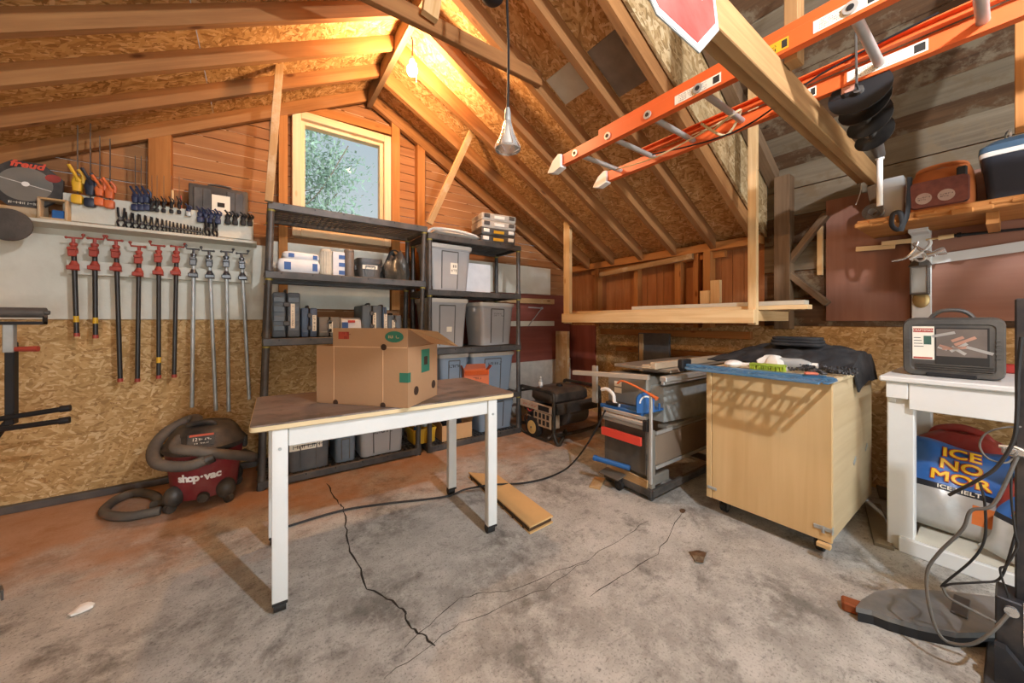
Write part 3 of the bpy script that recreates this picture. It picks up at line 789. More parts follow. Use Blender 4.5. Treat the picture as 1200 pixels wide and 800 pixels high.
can('canister', 'tall grey-brown canister with domed lid right of the blue striped carton', 'canister', 404.5, 416, 292, 2.87, z, plain('taupe_plastic', '#7d7268', .5))
xa, xb, h = on_rack(420, 449, T1[3], 303, 2.87)
tote('small_tub', 'small black lidded tub with a white strip label beside the foil bag', xb-xa, .2, h, ((xa+xb)/2, 2.98, z), 0, 'black_plastic', 'black_plastic', None, [1], (.11, .03, -.005, h*.55), taper=.9)
xa, xb = xat(448, 2.87), xat(481, 2.87); h = zat(464, 294, 2.87)-z; w = xb-xa
t = thing('foil_bag', 'crumpled dark silvery bag slumped at the right end of the left rack shelf', 'bag', ((xa+xb)/2+.012, 2.98, z))
b = B()
def bagpt(u, v_):
    a = 2*PI*u; hh = v_; r = (1-.62*hh**2.2)*(1+.12*math.sin(3*a+5*hh)+.1*math.sin(7*a+3*hh)); return (w/2*r*math.cos(a)*1.0+(hh*.02), .1*r*math.sin(a)*(1-.2*hh), h*(hh-.12*math.sin(2*a)*hh))
b.sheet(bagpt, 30, 10); bmesh.ops.remove_doubles(b.bm, verts=b.bm.verts[:], dist=.0005)
b.build('bag', [plain('foil', '#54595a', .28, .4, .35, 14, .8)], t)
b = B(); b.tube([(-.06, -.02, h*.75), (-.03, -.02, h*1.05), (.02, -.02, h*1.07), (.06, -.02, h*.8)], .006, 6, 0, 4); b.build('strap', 'black', t)

# third shelf: hard cases standing on edge
z = T1[2]+.002
CASEB, CASED, CASEG = plain('case_slate', '#4d5a66', .42, 0, .1, 5, .1, .5, .3), plain('case_blue', '#3f5878', .42, 0, .1, 5, .1, .5, .25), plain('case_grey', '#77746d', .5, 0, .08, 5, .1, .4, .2)
def hard_case(label, u0, u1, vt, y, d, base, mat, ribs=3, lab=None, group='hard tool cases on the left rack', handle=True):
    xa, xb = xat(u0, y), xat(u1, y); w = xb-xa; h = zat((u0+u1)/2, vt, y)-base
    t = thing('hard_case', label, 'tool case', ((xa+xb)/2, y+d/2, base), 0, group)
    b = B(); M = Matrix.Identity(4)
    b.box((-w*.26, 0, h*.48), (w*.47, d, h*.95), None, .012, 0, 2); b.box((w*.26, 0, h*.48), (w*.47, d, h*.95), None, .012, 0, 2)
    for i in range(ribs):
        zz = h*(.2+.6*i/max(1, ribs-1)); b.box((-w*.26, -d/2, zz), (w*.4, .008, h*.12), None, .003); b.box((w*.26, -d/2, zz), (w*.4, .008, h*.12), None, .003)
    b.build('shell', mat, t)
    b = B(); b.box((0, 0, h*.48), (w*.06, d*.96, h*.93), None, .004); b.build('seam', 'black', t)
    if handle:
        b = B(); b.tube([(-w*.02, -d*.25, h*.93), (-w*.02, -d*.23, h*1.0), (0, -d*.1, h*1.02), (0, d*.1, h*1.02), (0, d*.23, h*1.0), (0, d*.25, h*.93)], .008, 8, 0, 3); b.build('handle', 'black_plastic', t)
    for s_ in (.3, .7):
        b = B(); b.box((0, -d/2-.003, h*s_), (w*.22, .012, .03), None, .003); b.build('latch', 'black_plastic', t)
    if lab:
        b = B(); b.bx(lab*w-.012, lab*w+.012, -d/2-.009, -d/2-.006, h*.2, h*.72, m=0); scribble(b, h*.46, .016, (lab*w, -d/2-.0092, h*.46), (0, 0, 1), (-1, 0, 0), 1, 1, int(u0)); b.build('label', ['paper', 'ink'], t)
    return t
hard_case('biggest dark slate case at the left end of the case shelf', 319, 352, 340, 2.87, .3, z, CASEB, 4, .22)
hard_case('slim blue case with a long label beside the biggest slate case', 353, 372, 359, 2.87, .28, z, CASED, 1, .3)
hard_case('boxy grey case with a centre label beside the slim blue case', 373.5, 399, 370, 2.87, .26, z, CASEG, 1, .05, handle=False)
hard_case('slate case with a long label rising behind the big cardboard box', 424, 448, 356, 2.87, .28, z, CASEB, 1, .1)
hard_case('very slim dark case squeezed right of the tall slate case', 448.5, 453.5, 358, 2.87, .26, z, CASED, 1, .1)
hard_case('short dark slate case near the right end of the case shelf', 454, 471, 368, 2.87, .26, z, CASEB, 1, -.1)
xa, xb = xat(400, 2.88), xat(427, 2.88); w = xb-xa; h = zat(413, 372, 2.88)-z
t = thing('paper_bag', 'white red and blue paper sack just behind the big cardboard box', 'packet', ((xa+xb)/2, 2.95, z))
b = B(); b.loft([(w*.92, .1, 0, .02), (w, .12, h*.5, .02), (w*.96, .1, h*.85, .02), (w*.98, .03, h, .01)]); b.build('bag', WHP, t)
b = B(); b.bx(-w*.45, -w*.2, -.063, -.05, h*.4, h*.75, m=0); b.bx(-w*.2, w*.1, -.062, -.05, h*.72, h*.86, m=1); b.bx(-w*.4, -w*.05, -.0635, -.05, h*.12, h*.35, m=1); b.build('printed_patch', [BLP, plain('red_print', '#b8392f', .6)], t)

# things on top of the right rack
z = T2[4]+.002
t = thing('folded_cot', 'pale grey folded frame lying flat on top of the right rack', 'folding frame', (1.47, 3.02, z))
b = B(); b.loft([(.42, .26, .012, .03), (.46, .3, .03, .03), (.42, .26, .05, .03)]); b.build('panel', [plain('pale_panel', '#bdb8ae', .5)], t)
b = B(); b.tube([(-.28, -.12, .012), (-.22, -.13, .055), (0, -.14, .06), (.2, -.13, .03), (.22, .1, .012), (-.22, .12, .03)], .011, 8, 0, 5, closed=True); b.build('frame', 'white_plastic', t)
xa, xb = xat(569, 2.86), xat(608, 2.86); w = xb-xa-.02; hh = .068
ORGP = plain('organizer_grey', '#b3ada3', .5)
for i, lab in enumerate(('bottom black parts organizer with a yellow badge in the stack on the right rack', 'second black parts organizer with a yellow badge, under the two grey-lidded ones', 'lower grey-lidded parts organizer in the stack on the right rack', 'topmost grey-lidded parts organizer of the stack on the right rack')):
    t = thing('parts_organizer', lab, 'parts organizer', ((xa+xb)/2-.02+rnd.uniform(-.006, .006), 3.0, z+i*(hh+.003)), -.12+rnd.uniform(-.02, .02), 'stacked parts organizers')
    b = B(); b.loft([(w*.96, .25, 0, .012), (w, .26, .008, .014), (w, .26, hh*.6, .014)]); b.build('tray', 'black_plastic' if i < 2 else ORGP, t)
    b = B(); b.loft([(w*1.01, .265, hh*.6, .014), (w*1.01, .265, hh*.9, .014), (w*.96, .25, hh, .012)]); b.build('lid', 'black_plastic' if i < 2 else ORGP, t)
    for s_ in (-.36, .36):
        b = B(); b.box((s_*w, -.135, hh*.6), (w*.16, .014, hh*.5), None, .003); b.build('latch', 'white_plastic' if i < 2 else 'black_plastic', t)
    b = B(); b.box((0, -.134, hh*.5), (w*.3, .006, hh*.42), None, .002); b.build('badge', 'yellow' if i < 2 else 'white_plastic', t)
# white box behind the upper tote
xa, xb = xat(556, 2.95), xat(578, 2.95)
t = carton('white_box', 'plain white open box behind the lidded tote on the upper middle shelf', (xb-xa)*1.3, .2, zat(566, 309, 2.95)-T2[3], ((xa+xb)/2-.04, 3.09, T2[3]+.002), 0, WHP, .05, (None, None, None, None), cat='box')

# ================================================================== GABLE WALL: white panel, troughs, clamps
def zy(u, v, y=GY): return onY(u, v, y)
b = B()
p0 = zy(0, 262); xr = zy(305, 290).x; zt = zy(150, 272, GY-.02).z
b.bx(LX+.005, .1, GY-.022, GY-.002, ZP+.005, zt, .002); b.bx(.1, 1.0, GY-.021, GY-.002, 1.2, 1.72)
b.build('wall_panel', 'white_board', label='white painted backing panel on the wall behind the pipe clamps', category='panel')
t = thing('clamp_trough', 'white painted upper trough shelf carrying the small clamps', 'wall shelf', (0, GY, 0))
xl, xr = zy(80, 226, GY-.12).x, zy(297, 258, GY-.12).x; zu = zy(80, 226, GY-.14).z; zl = zt+.012
b = B(); b.bx(xl, xr, -.14, -.125, zl, zu, .003); b.build('front_board', 'white_board', t)
b = B(); b.bx(xl, xr, -.125, -.002, zl, zl+.018); b.build('bottom_board', 'white_board', t)
for x in (xl, xr): b = B(); b.bx(x-.016, x, -.139, -.002, zl-.02, zu, .002); b.build('end_board', 'white_board', t)
b = B(); x2 = zy(20, 255, GY-.2).x; b.bx(LX+.05, xr+.02, GY-.2, GY-.002, zl-.034, zl-.014, .003)
b.build('panel_ledge', 'white_board', label='white ledge running along the top of the backing panel', category='wall shelf')
TZ = zy(190, 311, GY-.1).z
b = B(); xl2, xr2 = zy(78, 306, GY-.08).x, zy(294, 318, GY-.08).x
b.bx(xl2, xr2, GY-.085, GY-.07, TZ-.085, TZ, .003); b.bx(xl2, xr2, GY-.07, GY-.023, TZ-.085, TZ-.07)
b.build('clamp_rail', 'white_board', label='white hanging rail board carrying the ten pipe clamps', category='wall shelf')

def pipe_clamp(label, u, vt, ub, vb, metal, band=None, tilt=0):
    y = GY-.12
    top, bot = onY(u, vt, y), onY(ub, vb, y); L = top.z-bot.z
    t = thing('pipe_clamp', label, 'pipe clamp', (top.x, y, top.z), 0, 'pipe clamps hanging on the gable wall', (0, math.atan2(top.x-bot.x, L), 0))
    b = B(); b.cyl((0, 0, -.03), (0, 0, -L), .0115, None, 12); b.build('pipe', 'galv' if metal else 'dark_pipe', t)
    hm = 'clamp_steel' if metal else 'red'
    b = B()                                         # screw head with its crank
    b.lathe([(.012, -.082), (.018, -.078), (.019, -.062), (.013, -.054), (.013, -.036), (.017, -.032), (.017, -.02), (.01, -.015)], n=12)
    b.box((0, -.02, -.055), (.036, .04, .018), None, .004); b.box((.0, -.024, -.08), (.036, .012, .04), None, .004)
    b.build('head', hm, t)
    b = B(); s_ = 1 if rnd.random() > .4 else -1
    b.tube([(0, 0, -.02), (0, 0, .012)], .008, 8); b.tube([(-s_*.026, -.004, .012), (s_*.036, .0, .012), (s_*.04, 0, .03)], .0055, 8); b.ball((s_*.04, 0, .034), .009, 0, 8, 6); b.ball((-s_*.026, -.004, .012), .008, 0, 8, 6); b.build('crank', hm, t)
    b = B(); b.lathe([(.013, -.18), (.02, -.176), (.021, -.145), (.015, -.135), (.0125, -.125)], n=12); b.box((0, -.024, -.165), (.052, .014, .026), None, .004); b.tube([(-.024, -.01, -.172), (.026, -.02, -.18)], .004, 6); b.build('jaw', hm, t)
    if band:
        b = B(); zz = -L*band; b.cyl((0, 0, zz-.018), (0, 0, zz+.018), .0122, None, 12); b.build('tape_band', 'yellow', t)
    if not metal: b = B(); b.cyl((0, 0, -L-.002), (0, 0, -L+.02), .0135, None, 12); b.build('end_cap', 'red', t)
    return t
MT['dark_pipe'] = plain('dark_pipe', '#3a3836', .4, .5, .15); MT['clamp_steel'] = plain('clamp_steel', '#6a6d70', .35, .8, .2)
for lab, u, vt, ub, vb, me, bd in (
    ('short red pipe clamp with a yellow band, nearest the saw blade end', 86, 281, 90, 394, 0, .82), ('second short red pipe clamp with a yellow band', 111, 282, 112, 396, 0, .82),
    ('long red pipe clamp hanging beside the second yellow banded one', 136, 284, 141, 447, 0, None), ('long red pipe clamp with a wide crank handle, fourth along the rail', 163, 291, 161, 447, 0, None),
    ('long thin red pipe clamp with a yellow band near its lower end', 186, 290, 186, 443, 0, .86), ('thin red pipe clamp with no yellow band, next to the galvanised ones', 207, 291, 204, 442, 0, None),
    ('galvanised pipe clamp hanging just right of the red ones', 227, 294, 225, 477, 1, None), ('second galvanised pipe clamp, slanting down to the right', 245, 296, 253, 481, 1, None),
    ('third galvanised pipe clamp, right of the slanting one', 265, 297, 268, 482, 1, None), ('galvanised pipe clamp hanging closest to the black rack', 283, 299, 292, 468, 1, None)):
    pipe_clamp(lab, u, vt, ub, vb, me, bd)

def bar_clamp(label, u, vtop, vjaw, barlen, mat, k_=1.0, pad=None, y=GY-.16, wide=1.0):
    """trigger clamp standing upright in the trough with its bar sticking up"""
    p = onY(u, vjaw, y); q = onY(u, vtop, y); h = q.z-p.z
    t = thing('bar_clamp', label, 'bar clamp', p, 0, 'small clamps standing along the trough')
    b = B(); b.box((0, 0, h*.5+barlen/2), (.003*k_, .009*k_, h+barlen), None, .001); b.build('bar', 'dark_steel', t)
    b = B(); b.box((.0, -.006, h*.1), (.034*k_*wide, .03*k_, .04*k_), None, .008*k_, 0, 2); b.build('pad', pad or mat, t)
    b = B(); b.loft([(.024*k_, .03*k_, h*.32, .008), (.032*k_, .036*k_, h*.55, .01), (.022*k_, .034*k_, h*.72, .01)]); b.build('body', mat, t)
    b = B(); b.tube([(.008*k_, -.012*k_, h*.6), (-.004*k_, -.03*k_, h*.8), (-.016*k_, -.036*k_, h*.98)], [.011*k_, .01*k_, .006*k_], 8, 0, 4); b.tube([(.018*k_, -.01*k_, h*.55), (.02*k_, -.016*k_, h*.75), (.006*k_, -.02*k_, h*.9)], .006*k_, 6, 0, 3); b.build('trigger', mat, t)
    return t
bar_clamp('large yellow trigger clamp at the left end of the trough', 91, 196, 238, .32, 'yellow', 1.35)
bar_clamp('large dark blue trigger clamp beside the yellow one', 106, 200, 242, .3, plain('navy_plastic', '#232a3a', .45), 1.35)
bar_clamp('left orange trigger clamp of the pair in the trough', 117, 208, 240, .25, 'orange', 1.25)
bar_clamp('right orange trigger clamp of the pair in the trough', 129, 211, 243, .25, 'orange', 1.25)
NAVY = plain('blue_black_plastic', '#2b3350', .45)
for i, u in enumerate((158.5, 165.5, 172)):
    bar_clamp('%s blue-black trigger clamp left of the bright stud' % ('first', 'second', 'third')[i], u, 220, 246, .2, NAVY, 1.0)
for i, u in enumerate((178, 184, 192, 201, 210)):
    bar_clamp('small black trigger clamp in the trough, %s right of the three blue-black ones' % ORD[i], u, 231, 247+i*.9, .14, 'black', .62)
bar_clamp('small pale and blue screw clamp left of the black tool case', 221, 240, 252, .0, NAVY, .8, 'galv')
for i, u in enumerate((234.5, 241, 248, 255.5, 267, 275.5, 285, 293)):
    bar_clamp('%s clamp hooked over the trough edge in front of the black tool case' % ('blue-black first', 'blue-black second', 'blue-black third', 'blue-black fourth', 'dark fifth', 'dark sixth', 'black seventh', 'black last')[i],
              u, 243+i*1.1, 259+i*.6, .0, NAVY if i < 4 else 'black', .95)
# upright red marker and pencil-like sticks
for u, v0, v1, m_, lab, r in ((212, 229, 244, 'red', 'red stick standing in the trough left of the black case', .006), (202, 223, 246, 'pine', 'pale wooden stick standing in the trough behind the small clamps', .009)):
    p, q = onY(u, v1, GY-.11), onY(u, v0, GY-.11); b = B(); b.cyl((0, 0, zl+.02-p.z), (0, 0, q.z-p.z), r, r*.8, 10); b.build('stick', m_, loc=p, label=lab, category='stick')
# row of spring clamps on the ledge
us = [142, 151, 159, 167, 174, 181, 187.5, 193, 197, 201, 205.5, 210, 214, 218, 222, 226, 229.5, 233, 236.5]
base = None
for i, u in enumerate(us):
    sz = 1.0-.035*i if i < 8 else .72-.022*(i-8)
    p = onY(u, 268, GY-.17); zz = zl-.012
    lab = 'black spring clamp, %s from the left in the row on the ledge' % ORD[i]
    if base is None:
        base = t = thing('spring_clamp', lab, 'spring clamp', (p.x, GY-.17, zz), 0, 'black spring clamps on the ledge')
        for s_ in (-1, 1):
            b = B(); b.tube([(s_*.004, 0, .05), (s_*.016, 0, .07), (s_*.02, 0, .12)], [.009, .01, .008], 8, 0, 3); b.tube([(s_*.006, 0, .055), (s_*.024, 0, .03), (s_*.012, -.004, .006)], [.008, .009, .007], 8, 0, 3); b.build('jaw_arm', 'black', t)
        b = B(); b.cyl((0, -.014, .052), (0, .014, .052), .012, None, 12); b.build('spring', 'dark_steel', t)
    else: dup(base, lab, (p.x, GY-.17, zz), 0, scale=(sz*.6, sz, sz*.85))
    if i == 0: base.scale = (.7, 1.05, 1.0)
for i, u in enumerate((243, 252)):
    dup(base, '%s larger black spring clamp standing apart at the right end of the ledge' % ('first', 'second')[i], (onY(u, 270, GY-.17).x, GY-.17, zl-.012), .9, scale=(.7, 1.1, 1.0))
# black tool case in the trough
xa, xb = xat(221, GY-.09), xat(291, GY-.09); zc = zl+.02; h = zat(250, 219, GY-.09)-zc; w = xb-xa
t = thing('tool_case', 'black ribbed tool case standing in the trough behind the clamps', 'tool case', ((xa+xb)/2, GY-.062, zc))
b = B(); b.box((0, 0, h/2), (w, .1, h), None, .012, 0, 2)
for q in (-.34, -.2, .2, .34): b.box((q*w, -.05, h*.5), (.05, .014, h*.86), None, .004)
b.build('shell', 'black_plastic', t)
b = B(); b.bx(-.04, .06, -.0585, -.05, h*.42, h*.82, m=0); b.bx(-.08, .09, -.0595, -.05, h*.2, h*.36, m=0); b.box((.01, -.06, h*.62), (.04, .004, .03), None, .001, 1); scribble(b, .14, .03, (.005, -.0596, h*.28), (1, 0, 0), (0, 0, 1), 1, 1, 3); b.build('label', ['paper', 'ink'], t)
b = B(); b.tube([(-.06, 0, h), (-.05, 0, h+.02), (.05, 0, h+.02), (.06, 0, h)], .008, 8, 0, 3); b.build('handle', 'black_plastic', t)
# boxed saw blade on the ledge and a dusty one below
y = GY-.13; c_ = onY(30, 216, y); zb = zl-.013
R_ = onY(30, 188, y).z-c_.z; zb = c_.z-R_
t = thing('boxed_saw_blade', 'circular saw blade in a black eight-sided package standing on the ledge', 'saw blade', (c_.x, y, zb), 0, None, (-.16, 0, 0))
R8 = R_/math.cos(PI/8)
oct_ = [(R8*math.cos(PI/8+PI/4*i), R_+R8*math.sin(PI/8+PI/4*i)) for i in range(8)]
b = B(); b.prism(oct_, .02, frame((0, 0, 0), (1, 0, 0), (0, 0, 1))); b.build('package', 'black_plastic', t)
b = B(); b.cyl((0, -.0215, R_), (0, -.0205, R_), R_*.74, None, 48); b.build('blade', plain('blade_steel', '#8d8a82', .32, .35, .25, 3), t)
b = B(); b.cyl((0, -.0245, R_), (0, -.021, R_), .014, None, 20); b.tube([(-R_*.7, -.0225, R_*1.18), (R_*.7, -.0225, R_*.82)], .002, 5); b.build('arbor_ring', 'white_plastic', t)
b = B(); b.text('freud', .052, (.0, -.0212, R_*1.85), (1, 0, 0), (0, 0, 1), 0, 1.1, .001, .2, .002); b.build('lettering', plain('red_letter', '#c9523d', .6), t)
b = B(); scribble(b, R_*.95, .022, (.0, -.0206, R_*.16), (1, 0, 0), (0, 0, 1), 0, 1, 8); b.build('caption', 'paper', t)
b = B(); b.cyl((R_*.72, -.0216, R_*1.42), (R_*.72, -.0206, R_*1.42), .03, None, 20, 0, True, .8); b.build('badge', plain('red_badge', '#9c4038', .6), t)
p = onY(9, 263, GY-.23)
t = thing('sanding_disc', 'dusty dark round disc hanging below the boxed saw blade', 'disc', p)
b = B(); b.lathe([(.02, -.012), (.078, -.012), (.086, -.006), (.086, .006), (.07, .014), (.03, .016)], (0, 0, 0), RX(PI/2), 32); b.build('disc', plain('dusty_disc', '#4a4540', .8, 0, .25, 14, .4), t)
b = B(); b.tube([(0, .01, .0), (0, .05, .0), (0, .205, .03)], .006, 6); b.build('spindle', 'dark_steel', t)
t = thing('jig_box', 'small open wooden jig box with a blue block on the ledge', 'wooden box', (onY(68, 255, GY-.12).x, GY-.14, zl-.012))
b = B(); w = .1
for q in (-w/2, w/2): b.bx(q-.006, q+.006, -.05, .05, 0, .12, .002)
b.bx(-w/2, w/2, -.05, .05, 0, .01); b.bx(-w/2, w/2, -.05, .05, .11, .12); b.build('box', 'pine_worn', t)
b = B(); b.box((.015, -.0, .035), (.05, .06, .05), None, .004); b.build('block', 'blue', t)
b = B(); b.bx(LX+.2, onY(52, 250, GY-.1).x, GY-.17, GY-.06, zl-.013, c_.z-R_-.001, .003); b.build('offcut', 'pine_worn', label='dusty wooden block lying under the boxed saw blade', category='board')

# roller stand folded against the wall at the left edge
y = GY-.42
t = thing('roller_stand', 'black roller work stand at the left edge before the strand board wall', 'roller stand', (onY(12, 500, y).x, y, 0))
X0 = onY(12, 500, y).x; zt_ = onY(12, 366, y).z; z5 = onY(12, 490, y).z
xe = onY(57, 368, y).x-X0
b = B(); b.cyl((-xe*1.2, -.03, zt_), (xe, -.03, zt_), .026, None, 18); b.cyl((xe-.004, -.03, zt_), (xe+.012, -.03, zt_), .012, None, 10); b.build('roller', 'dark_steel', t)
b = B(); b.bx(-xe*1.2, xe*.98, -.05, .0, zt_-.062, zt_-.045, .003); b.bx(xe*.95, xe*.98, -.05, 0, zt_-.06, zt_+.01, .003); b.bx(-.012, .022, -.04, .0, zt_-.2, zt_-.05, .003, 1); b.build('bracket', ['black', 'galv'], t)
b = B(); b.bx(-.009, .021, -.03, .02, z5-.03, zt_-.15, .004); b.build('column', 'black', t)
b = B(); b.cyl((.02, -.02, zt_-.185), (.1, -.035, zt_-.185), .012, .015, 10); b.build('clamp_handle', 'red', t)
e1, e2 = onY(74, 479, y-.1)-V((X0, y, 0)), onY(73, 493, y-.14)-V((X0, y, 0))
for k_, (q, lab) in enumerate(((e1, ''), (e2, ''))):
    b = B(); b.cyl((-.1*k_-.1, -.02, q.z-.04), (q.x, q.y, q.z), .013, None, 10); b.cyl((q.x-.01, q.y, q.z), (q.x+.025, q.y, q.z+.002), .017, None, 10); b.build('folding_leg', 'black', t)
for q in ((-.3, -.2), (-.34, .2)):
    b = B(); b.cyl((0, .0, z5), (q[0], q[1], .012), .013, None, 10); b.build('leg', 'black', t)

# ================================================================== HANGING SHELF OF NEW LUMBER, LADDER AND CROSS BEAM
HX = 2.62
yl, yr = onX(662, 300, HX).y, onX(879, 300, HX).y
zb = onX(770, 381, HX).z
b = B(); b.bx(HX-.02, HX+.018, yr-.03, yl+.03, 1.085, 1.175, .003)
b.build('shelf_beam', 'pine', label='long new pine beam along the front of the hanging lumber shelf', category='beam')
b = B(); b.bx(HX+.02, HX+.058, yl-.045, yl+.04, 1.075, roof(HX+.04)-.012); 
b.build('shelf_hanger', 'pine', label='new pine upright holding the far end of the hanging lumber shelf', category='hanger')
b = B(); b.bx(HX+.02, HX+.058, yr-.028, yr+.022, 1.075, oldroof(HX)-.05, .002)
b.build('shelf_hanger', 'pine', label='new pine upright holding the near end of the hanging lumber shelf', category='hanger')
b = B(); b.bx(HX+.06, WX-.001, yl-.02, yl+.02, 1.1, 1.17, .002); b.build('shelf_support', 'pine', label='far cross support of the hanging lumber shelf', category='beam')
b = B(); b.bx(HX+.06, WX-.001, yr-.02, yr+.02, 1.1, 1.17, .002); b.build('shelf_support', 'pine', label='near cross support of the hanging lumber shelf', category='beam')
for i, (x, y0, y1, z_, mt, lab) in enumerate(((HX+.12, yr-.28, yl-.1, 1.172, 'pine', 'long pale board at the front of the hanging shelf jutting past its end'), (HX+.22, yr-.22, yl+.1, 1.172, 'pine', 'second long board lying behind the front one on the hanging shelf'), (HX+.17, yr-.25, yr+1.0, 1.202, 'white_board', 'white painted strip lying on top of the boards on the hanging shelf'))):
    b = B(); b.bx(x-.04, x+.04, y0, y1, z_, z_+.028, .002); b.build('shelf_board', mt, label=lab, category='board')
for u0, u1, v0, lab in ((823, 834, 341, 'short pale offcut standing left on the hanging shelf'), (835, 846, 329, 'taller pale offcut standing right on the hanging shelf')):
    p, q = onX(u0, v0, 3.1), onX(u1, v0, 3.1); b = B(); b.bx(3.06, 3.10, q.y, p.y, 1.19, p.z, .002); b.build('offcut', 'pine', label=lab, category='board')
b = B(); b.bx(2.95, WX-.01, yr+.1, yl-.05, 1.172, 1.188); b.build('thin_sheet', 'stud', label='thin sheet lying at the back of the hanging lumber shelf', category='board')
# horizontal boards fixed below
for u0, u1, v_, lab, mt, h in ((704, 880, 388, 'orange pine ledger board on the right wall under the hanging shelf', 'stud', .065), (722, 890, 408, 'lower orange board on the strand board wall behind the table saw', 'stud', .05)):
    p, q = onX(u0, v_, WX-.04), onX(u1, v_, WX-.04); b = B(); b.bx(WX-.05, WX-.006, q.y, p.y, p.z-h/2, p.z+h/2, .003); b.build('ledger_board', mt, label=lab, category='board')
p, q = onX(665, 430, WX-.02), onX(698, 430, WX-.02)
b = B(); b.bx(WX-.03, WX-.007, q.y, p.y, .3, 1.05, .002); b.build('red_wallboard', 'red_board', label='dark red board standing against the wall behind the generator', category='board')
b = B(); b.bx(2.93, 2.965, 3.0, 3.2, .0, .98, .002); b.build('standing_board', 'pine_worn', label='pale narrow board standing in the corner behind the generator', category='board')
p, q = onX(748, 405, 3.1), onX(784, 405, 3.1)
b = B(); b.bx(3.1, 3.13, q.y, p.y, .0, p.z+.13, .002); b.bx(3.085, 3.1, p.y-.06, p.y-.02, .0, p.z+.12, .001, 1); b.build('sash_window', ['dark_steel', 'pine_worn'], label='dark framed panel leaning on the wall behind the table saw', category='panel')

# cross beam under the old roof that carries the ladder
CZ = 1.955
b = B(); b.bx(.86, 3.17, .50, .538, CZ, CZ+.115, .003); b.bx(.86, 3.10, .54, .578, CZ+.012, CZ+.112, .003)
b.build('cross_beam', 'beam_pine', label='doubled pine cross beam under the ladder at the right of the roof', category='beam')
p = onY(929, 70, .48); b = B(); b.bx(p.x-.035, p.x+.035, .455, .497, p.z-.02, oldroof(p.x)-.02, .002); b.build('beam_hanger', 'beam_pine', label='short upright block hanging the cross beam from the old roof', category='hanger')
p = onX(1189, 150, 2.3); b = B(); b.bx(p.x-.0, p.x+.08, p.y-.1, p.y, p.z, oldroof(p.x)-.03, .002); b.build('roof_post', 'stud', label='brown post hanging from the old roof at the right edge of the view', category='post')
b = B(); b.beam((3.17, .52, CZ+.02), (WX-.003, .52, CZ-.18), .04, .09); b.build('knee_brace', 'rafter_old', label='weathered short brace under the right end of the cross beam', category='brace')

ORG = plain('orange_fibreglass', '#d8622e', .42, 0, .08, 3, .1, .45)
LZ = CZ+.117
t = thing('extension_ladder', 'orange fibreglass extension ladder lying flat on the cross beam under the roof', 'ladder', (0, 0, LZ))
y0l, y1l = 1.69, -1.4
xA, xB = 1.56, 1.99
def rail(x, inw, z0, y0, y1, w=.032, h=.066):
    b = B(); s_ = inw
    b.bx(x-.003, x+.003, y1, y0, z0, z0+h, .001)
    b.bx(x-(0 if s_ > 0 else w), x+(w if s_ > 0 else 0), y1, y0, z0, z0+.006, .001); b.bx(x-(0 if s_ > 0 else w), x+(w if s_ > 0 else 0), y1, y0, z0+h-.006, z0+h, .001)
    return b
rail(xA, 1, 0, y0l, y1l).build('rail', ORG, t); rail(xB, 1, 0, y0l, y1l).build('rail', ORG, t)
rail(xA+.012, 1, .068, y0l-.33, y1l, .026, .036).build('rail', ORG, t); rail(xB-.012, -1, .068, y0l-.33, y1l, .026, .036).build('rail', ORG, t)
for i in range(9):
    y = y0l-.16-i*.245; b = B()
    b.cyl((xA-.006, y, .034), (xB+.008, y, .034), .016, None, 14, 0, True, .8)
    for x, s_ in ((xA, -1), (xB, 1)): b.cyl((x+s_*.003, y, .034), (x+s_*.009, y, .034), .02, None, 16)
    b.build('rung', 'steel', t)
    b = B(); b.cyl((xA-.0105, y, .034), (xA-.0085, y, .034), .010, None, 14); b.build('rung_plug', 'black', t)
for x in (xA, xB):
    b = B(); M = frame((x-.02, y0l-.03, -.012), (0, 1, 0), (0, 0, 1)); b.prism([(-.02, .0), (.05, -.015), (.1, .0), (.05, .06), (.0, .085), (-.02, .08)], .05, M); b.build('foot', 'white_plastic', t)
def sticker(ya, yb, za, zb_, x, mats, txt=None):
    b = B(); b.bx(x-.0045, x-.0035, yb, ya, za, zb_, 0, 0)
    if txt: scribble(b, (ya-yb)*.6, (zb_-za)*.8, (x-.0046, (ya+yb)/2+(ya-yb)*.1, (za+zb_)/2), (0, -1, 0), (0, 0, 1), 1, txt, int(ya*100)); b.bx(x-.0048, x-.0044, yb+(ya-yb)*.03, yb+(ya-yb)*.16, za+.006, zb_-.006, 0, 1)
    b.build('sticker', mats, t)
sticker(.90, .70, .012, .052, xA, ['paper', 'ink'], 4); sticker(.6, .47, .012, .052, xA, ['yellow', 'ink'], 2); sticker(.40, .24, .012, .054, xA, ['paper', 'ink'], 5)
sticker(.62, .5, .012, .054, xB, ['paper', 'ink'], 4); sticker(.4, .18, .012, .054, xB, ['paper', 'ink'], 5)
b = B(); b.tube([(xB-.1, .95, .06), (xB-.03, .86, -.02), (xB-.05, .78, .06), (xB-.12, .8, .02), (xB-.03, .92, .03)], .006, 6, 0, 5); b.tube([(xB-.05, .86, .05), (xB-.1, 1.2, -.02), (xB-.06, 1.55, .03)], .004, 6, 0, 4); b.build('rope', plain('rope', '#cbb48a', .9), t)
b = B(); b.tube([onX(760, 182, 1.95)-V((0, 0, LZ)), onX(860, 155, 1.95)-V((0, 0, LZ)), onX(960, 88, 1.95)-V((0, 0, LZ)), onX(1100, 15, 1.95)-V((0, 0, LZ))], .004, 6, 0, 4); b.build('cable', 'black', t)

